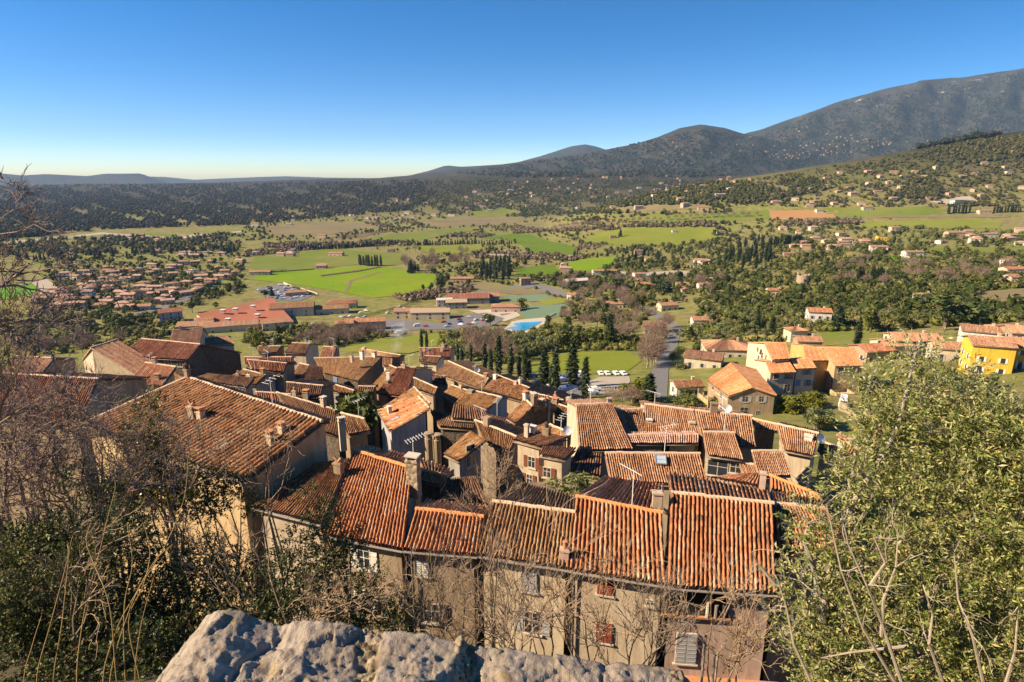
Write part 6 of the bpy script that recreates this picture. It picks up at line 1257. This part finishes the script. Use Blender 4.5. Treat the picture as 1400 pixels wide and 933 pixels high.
bare('leafless thicket low at the left border',45,800,9,[(.1,0,1),(.5,0,.9),(-.4,0,.9),(.8,0,.5)],1.7,.03,4,M_TWIGP,54,kids=(4,6))
bare('twisted bare tree behind the other bare trees at the left edge',45,690,11,[(.2,.1,1),(-.4,0,1),(.6,0,.8),(-.1,0,1)],2.1,.035,4,M_TWIGP,66,kids=(4,6))
bare('tall bare tree at the left edge, its top before the valley settlement',-25,640,8,[(.3,.1,1),(-.1,0,1),(.7,0,.8)],1.9,.022,4,M_TAN,67,kids=(4,6))
bare('bare bush of grey twigs between the yellow-green climber and the left edge',150,720,10.5,[(0,0,1),(.3,0,1),(-.3,0,1),(.6,0,.7),(-.6,0,.7)],1.5,.025,4,M_TAN,68,kids=(3,6))
bare('leafless tangle in front of the dark shrubs at the lower left',95,900,6.2,[(.1,0,1),(.5,0,.9),(-.5,0,.9)],1.1,.012,3,M_TAN,69,'bare_bush','shrub',(3,5),.8,.1,down=1.)
bare('leafless twigs between two dark shrubs above the parapet',400,870,7,[(.1,0,1),(.5,0,.9),(-.5,0,.9),(.8,0,.6)],1.1,.012,3,M_TAN,70,'bare_bush','shrub',(4,6),.8,.1,down=1.)
bare('leafless bush before the lower wall of the big left-hand house',235,700,10,[(.2,0,1),(-.3,0,1),(.6,0,.8),(-.6,0,.7)],1.5,.022,3,M_TAN,55,kids=(4,7))
bare('spindly bare saplings before the shaded left-hand gable',370,700,11,[(.1,0,1),(.25,0,1),(-.15,0,1),(.4,0,.9)],1.5,.015,2,M_TAN,56,'bare_sapling',kids=(3,5),up=.25)
CEN=[('bare bush of many thin stems before the tan row house wall',560,905,8.5,6,1.25,57,2.),('widest fan of bare stems before the middle of the row houses',620,915,8,9,1.35,58,2.),('bare upright bush in front of the ivory row house',735,920,8,7,1.6,59,2.),('bare bush with crooked stems before the red-shuttered wall',870,935,7.5,7,1.2,60,2.),('bare bush below the pink house beside the olive tree',985,955,7,6,1.1,61,2.),('small leafless bush above the middle of the parapet',690,915,6.5,4,.9,62,1.5),('thin leafless shoots between red shutters and drainpipe',800,930,7,4,1.3,63,2.)]
for lb,px,py,d,n,L,sd,dn in CEN:
    rr=np.random.default_rng(sd); bare(lb,px,py,d,[(rr.uniform(-.75,.75),rr.uniform(-.2,.2),1) for _ in range(n)],L,.016,3,M_TAN if sd%2 else M_TWIG,sd,'bare_bush','shrub',(3,6),.75,.2,jit=.16,down=dn)
bare('thicket of fine pink-brown twigs rising over the middle roofs',672,720,13,[(-.3,0,1),(0,0,1),(.3,0,1),(.15,0,1),(-.12,0,1)],1.1,.012,3,M_TAN,64,'bare_bush','shrub',(4,6),.6,.2,down=5.)
bare('bare shrub against the pink wall, its limb reaching sideways',975,880,9,[(.9,0,.35),(.4,0,.9),(-.5,0,.9)],1.1,.02,3,M_DEAD,65,'bare_bush','shrub',(3,6),.7,.1,down=3.)
CANES=[[(73,940,4.6),(85,850,4.7),(97,742,5),(110,726,5)],[(141,930,4.4),(160,860,4.5),(184,815,4.6),(228,742,4.8),(252,680,5),(257,626,5.1)],[(150,935,4.4),(175,840,4.5),(209,771,4.7),(236,745,4.8)],[(105,935,4.5),(116,834,4.7),(135,760,4.9),(146,713,5),(158,664,5.1),(150,653,5.1)],[(50,935,4.5),(70,850,4.6),(92,766,4.8),(92,745,4.9)],[(172,935,4.4),(170,830,4.6),(181,771,4.7),(174,718,4.8)],[(185,935,4.4),(192,860,4.5),(210,790,4.6)],[(33,935,4.5),(45,880,4.6),(57,842,4.7)],[(160,935,4.4),(150,830,4.5),(128,770,4.7),(118,740,4.8),(124,715,4.9)],[(190,925,4.5),(176,850,4.6),(196,800,4.6),(205,755,4.8),(196,715,4.9)]]
cl=['second from left','longest, arching highest','bending right near its tip','with a hooked top','leaning right, third from left','nearly straight','shortest of the right-hand three','leftmost and shortest','curving left','wavy']
for pts,c in zip(CANES,cl):
    q=[at_y((x,y),d) for x,y,d in pts]; q=[q[0]-np.array([0,0,.6])]+q; Q=[]
    for i in range(len(q)-1):
        p0,p1,p2,p3=q[max(i-1,0)],q[i],q[i+1],q[min(i+2,len(q)-1)]
        for t in np.linspace(0,1,7)[:-1]: Q.append(.5*((2*p1)+(-p0+p2)*t+(2*p0-5*p1+4*p2-p3)*t*t+(-p0+3*p1-3*p2+p3)*t**3))
    Q.append(q[-1]); m=MB(); m.tube(Q,np.linspace(.0062,.0026,len(Q)),6); tag(m.build('cane',M_CANE,None),f'thin yellow-brown cane in the lower left corner, {c}','plant','yellow canes in the lower left corner')
# chimney smoke
def smoke(px,py,y0,h,r,dens,label_name='smoke'):
    p=at_y((px,py),y0); m=bpy.data.materials.new('smoke'); m.use_nodes=True; n=m.node_tree; n.nodes.clear(); o_=n.nodes.new('ShaderNodeOutputMaterial'); pv=n.nodes.new('ShaderNodeVolumePrincipled'); pv.inputs['Color'].default_value=(.85,.88,.95,1)
    tc=n.nodes.new('ShaderNodeTexCoord'); nz=n.nodes.new('ShaderNodeTexNoise'); nz.inputs['Scale'].default_value=.55; nz.inputs['Detail'].default_value=4; n.links.new(tc.outputs['Object'],nz.inputs['Vector']); mr=n.nodes.new('ShaderNodeMapRange'); mr.inputs[1].default_value=.45; mr.inputs[2].default_value=.75; mr.inputs[4].default_value=dens; n.links.new(nz.outputs['Fac'],mr.inputs[0]); n.links.new(mr.outputs[0],pv.inputs['Density']); n.links.new(pv.outputs[0],o_.inputs['Volume']); mb=MB(); Q=[(0,0,0),(h*.12,0,h*.3),(h*.2,.5,h*.6),(h*.45,.5,h)]; mb.tube(Q,[r*.35,r*.8,r*1.2,r*.5],10); o=mb.build('smoke',m,None,origin=None); o.location=p; return tag(o,kind='stuff')
smoke(537,484,118,8,1.8,.4)
# ---------------------------------------------------------------- camera, light, air
cam=bpy.data.cameras.new('camera'); cam.sensor_width=36; cam.lens=F/1400*36; cam.clip_start=.05; cam.clip_end=80000
co=link(bpy.data.objects.new('camera',cam)); co.rotation_euler=(math.pi/2-PITCH,0,0); SC.camera=co
SUN_AZ=math.radians(258); SUN_EL=math.radians(34)     # compass: clockwise from +Y
sd=Vector((math.sin(SUN_AZ)*math.cos(SUN_EL),math.cos(SUN_AZ)*math.cos(SUN_EL),math.sin(SUN_EL)))
sl=bpy.data.lights.new('sun','SUN'); sl.energy=5; sl.angle=math.radians(.5); sl.color=(1,.8,.54)
so=link(bpy.data.objects.new('sun',sl)); so.rotation_euler=sd.to_track_quat('Z','Y').to_euler()
w=bpy.data.worlds.new('World'); SC.world=w; w.use_nodes=True; nt=w.node_tree; bg=nt.nodes['Background']
sk=nt.nodes.new('ShaderNodeTexSky'); sk.sky_type='NISHITA'; sk.sun_disc=False; sk.sun_elevation=SUN_EL; sk.sun_rotation=SUN_AZ; sk.altitude=350; sk.air_density=1.; sk.dust_density=.5; sk.ozone_density=2.
tc=nt.nodes.new('ShaderNodeTexCoord'); mp=nt.nodes.new('ShaderNodeMapping'); mp.inputs['Scale'].default_value=(1,1,2.2)
nt.links.new(tc.outputs['Generated'],mp.inputs[0]); nt.links.new(mp.outputs[0],sk.inputs[0])
hs=nt.nodes.new('ShaderNodeHueSaturation'); hs.inputs['Saturation'].default_value=1.5; hs.inputs['Hue'].default_value=.502; nt.links.new(sk.outputs[0],hs.inputs['Color'])
nt.links.new(hs.outputs[0],bg.inputs[0]); bg.inputs[1].default_value=.08
if HAZE:
    m=bpy.data.materials.new('haze air'); m.use_nodes=True; n=m.node_tree; n.nodes.clear(); o_=n.nodes.new('ShaderNodeOutputMaterial'); pv=n.nodes.new('ShaderNodeVolumePrincipled')
    pv.inputs['Color'].default_value=(.38,.62,1,1); pv.inputs['Density'].default_value=HAZE; pv.inputs['Anisotropy'].default_value=.0; n.links.new(pv.outputs[0],o_.inputs['Volume'])
    mb=MB(); mb.box((0,6950,560),(40000,17900,1440)); h=mb.build('haze',m); tag(h,kind='stuff')
SC.view_settings.view_transform='Standard'; SC.view_settings.look='None'; SC.view_settings.exposure=1.4; SC.view_settings.gamma=1
SC.cycles.use_denoising=True; SC.cycles.denoiser='OPENIMAGEDENOISE'; SC.cycles.max_bounces=6; SC.cycles.diffuse_bounces=2; SC.cycles.volume_bounces=0; SC.cycles.transparent_max_bounces=6
SC.cycles.sample_clamp_indirect=4
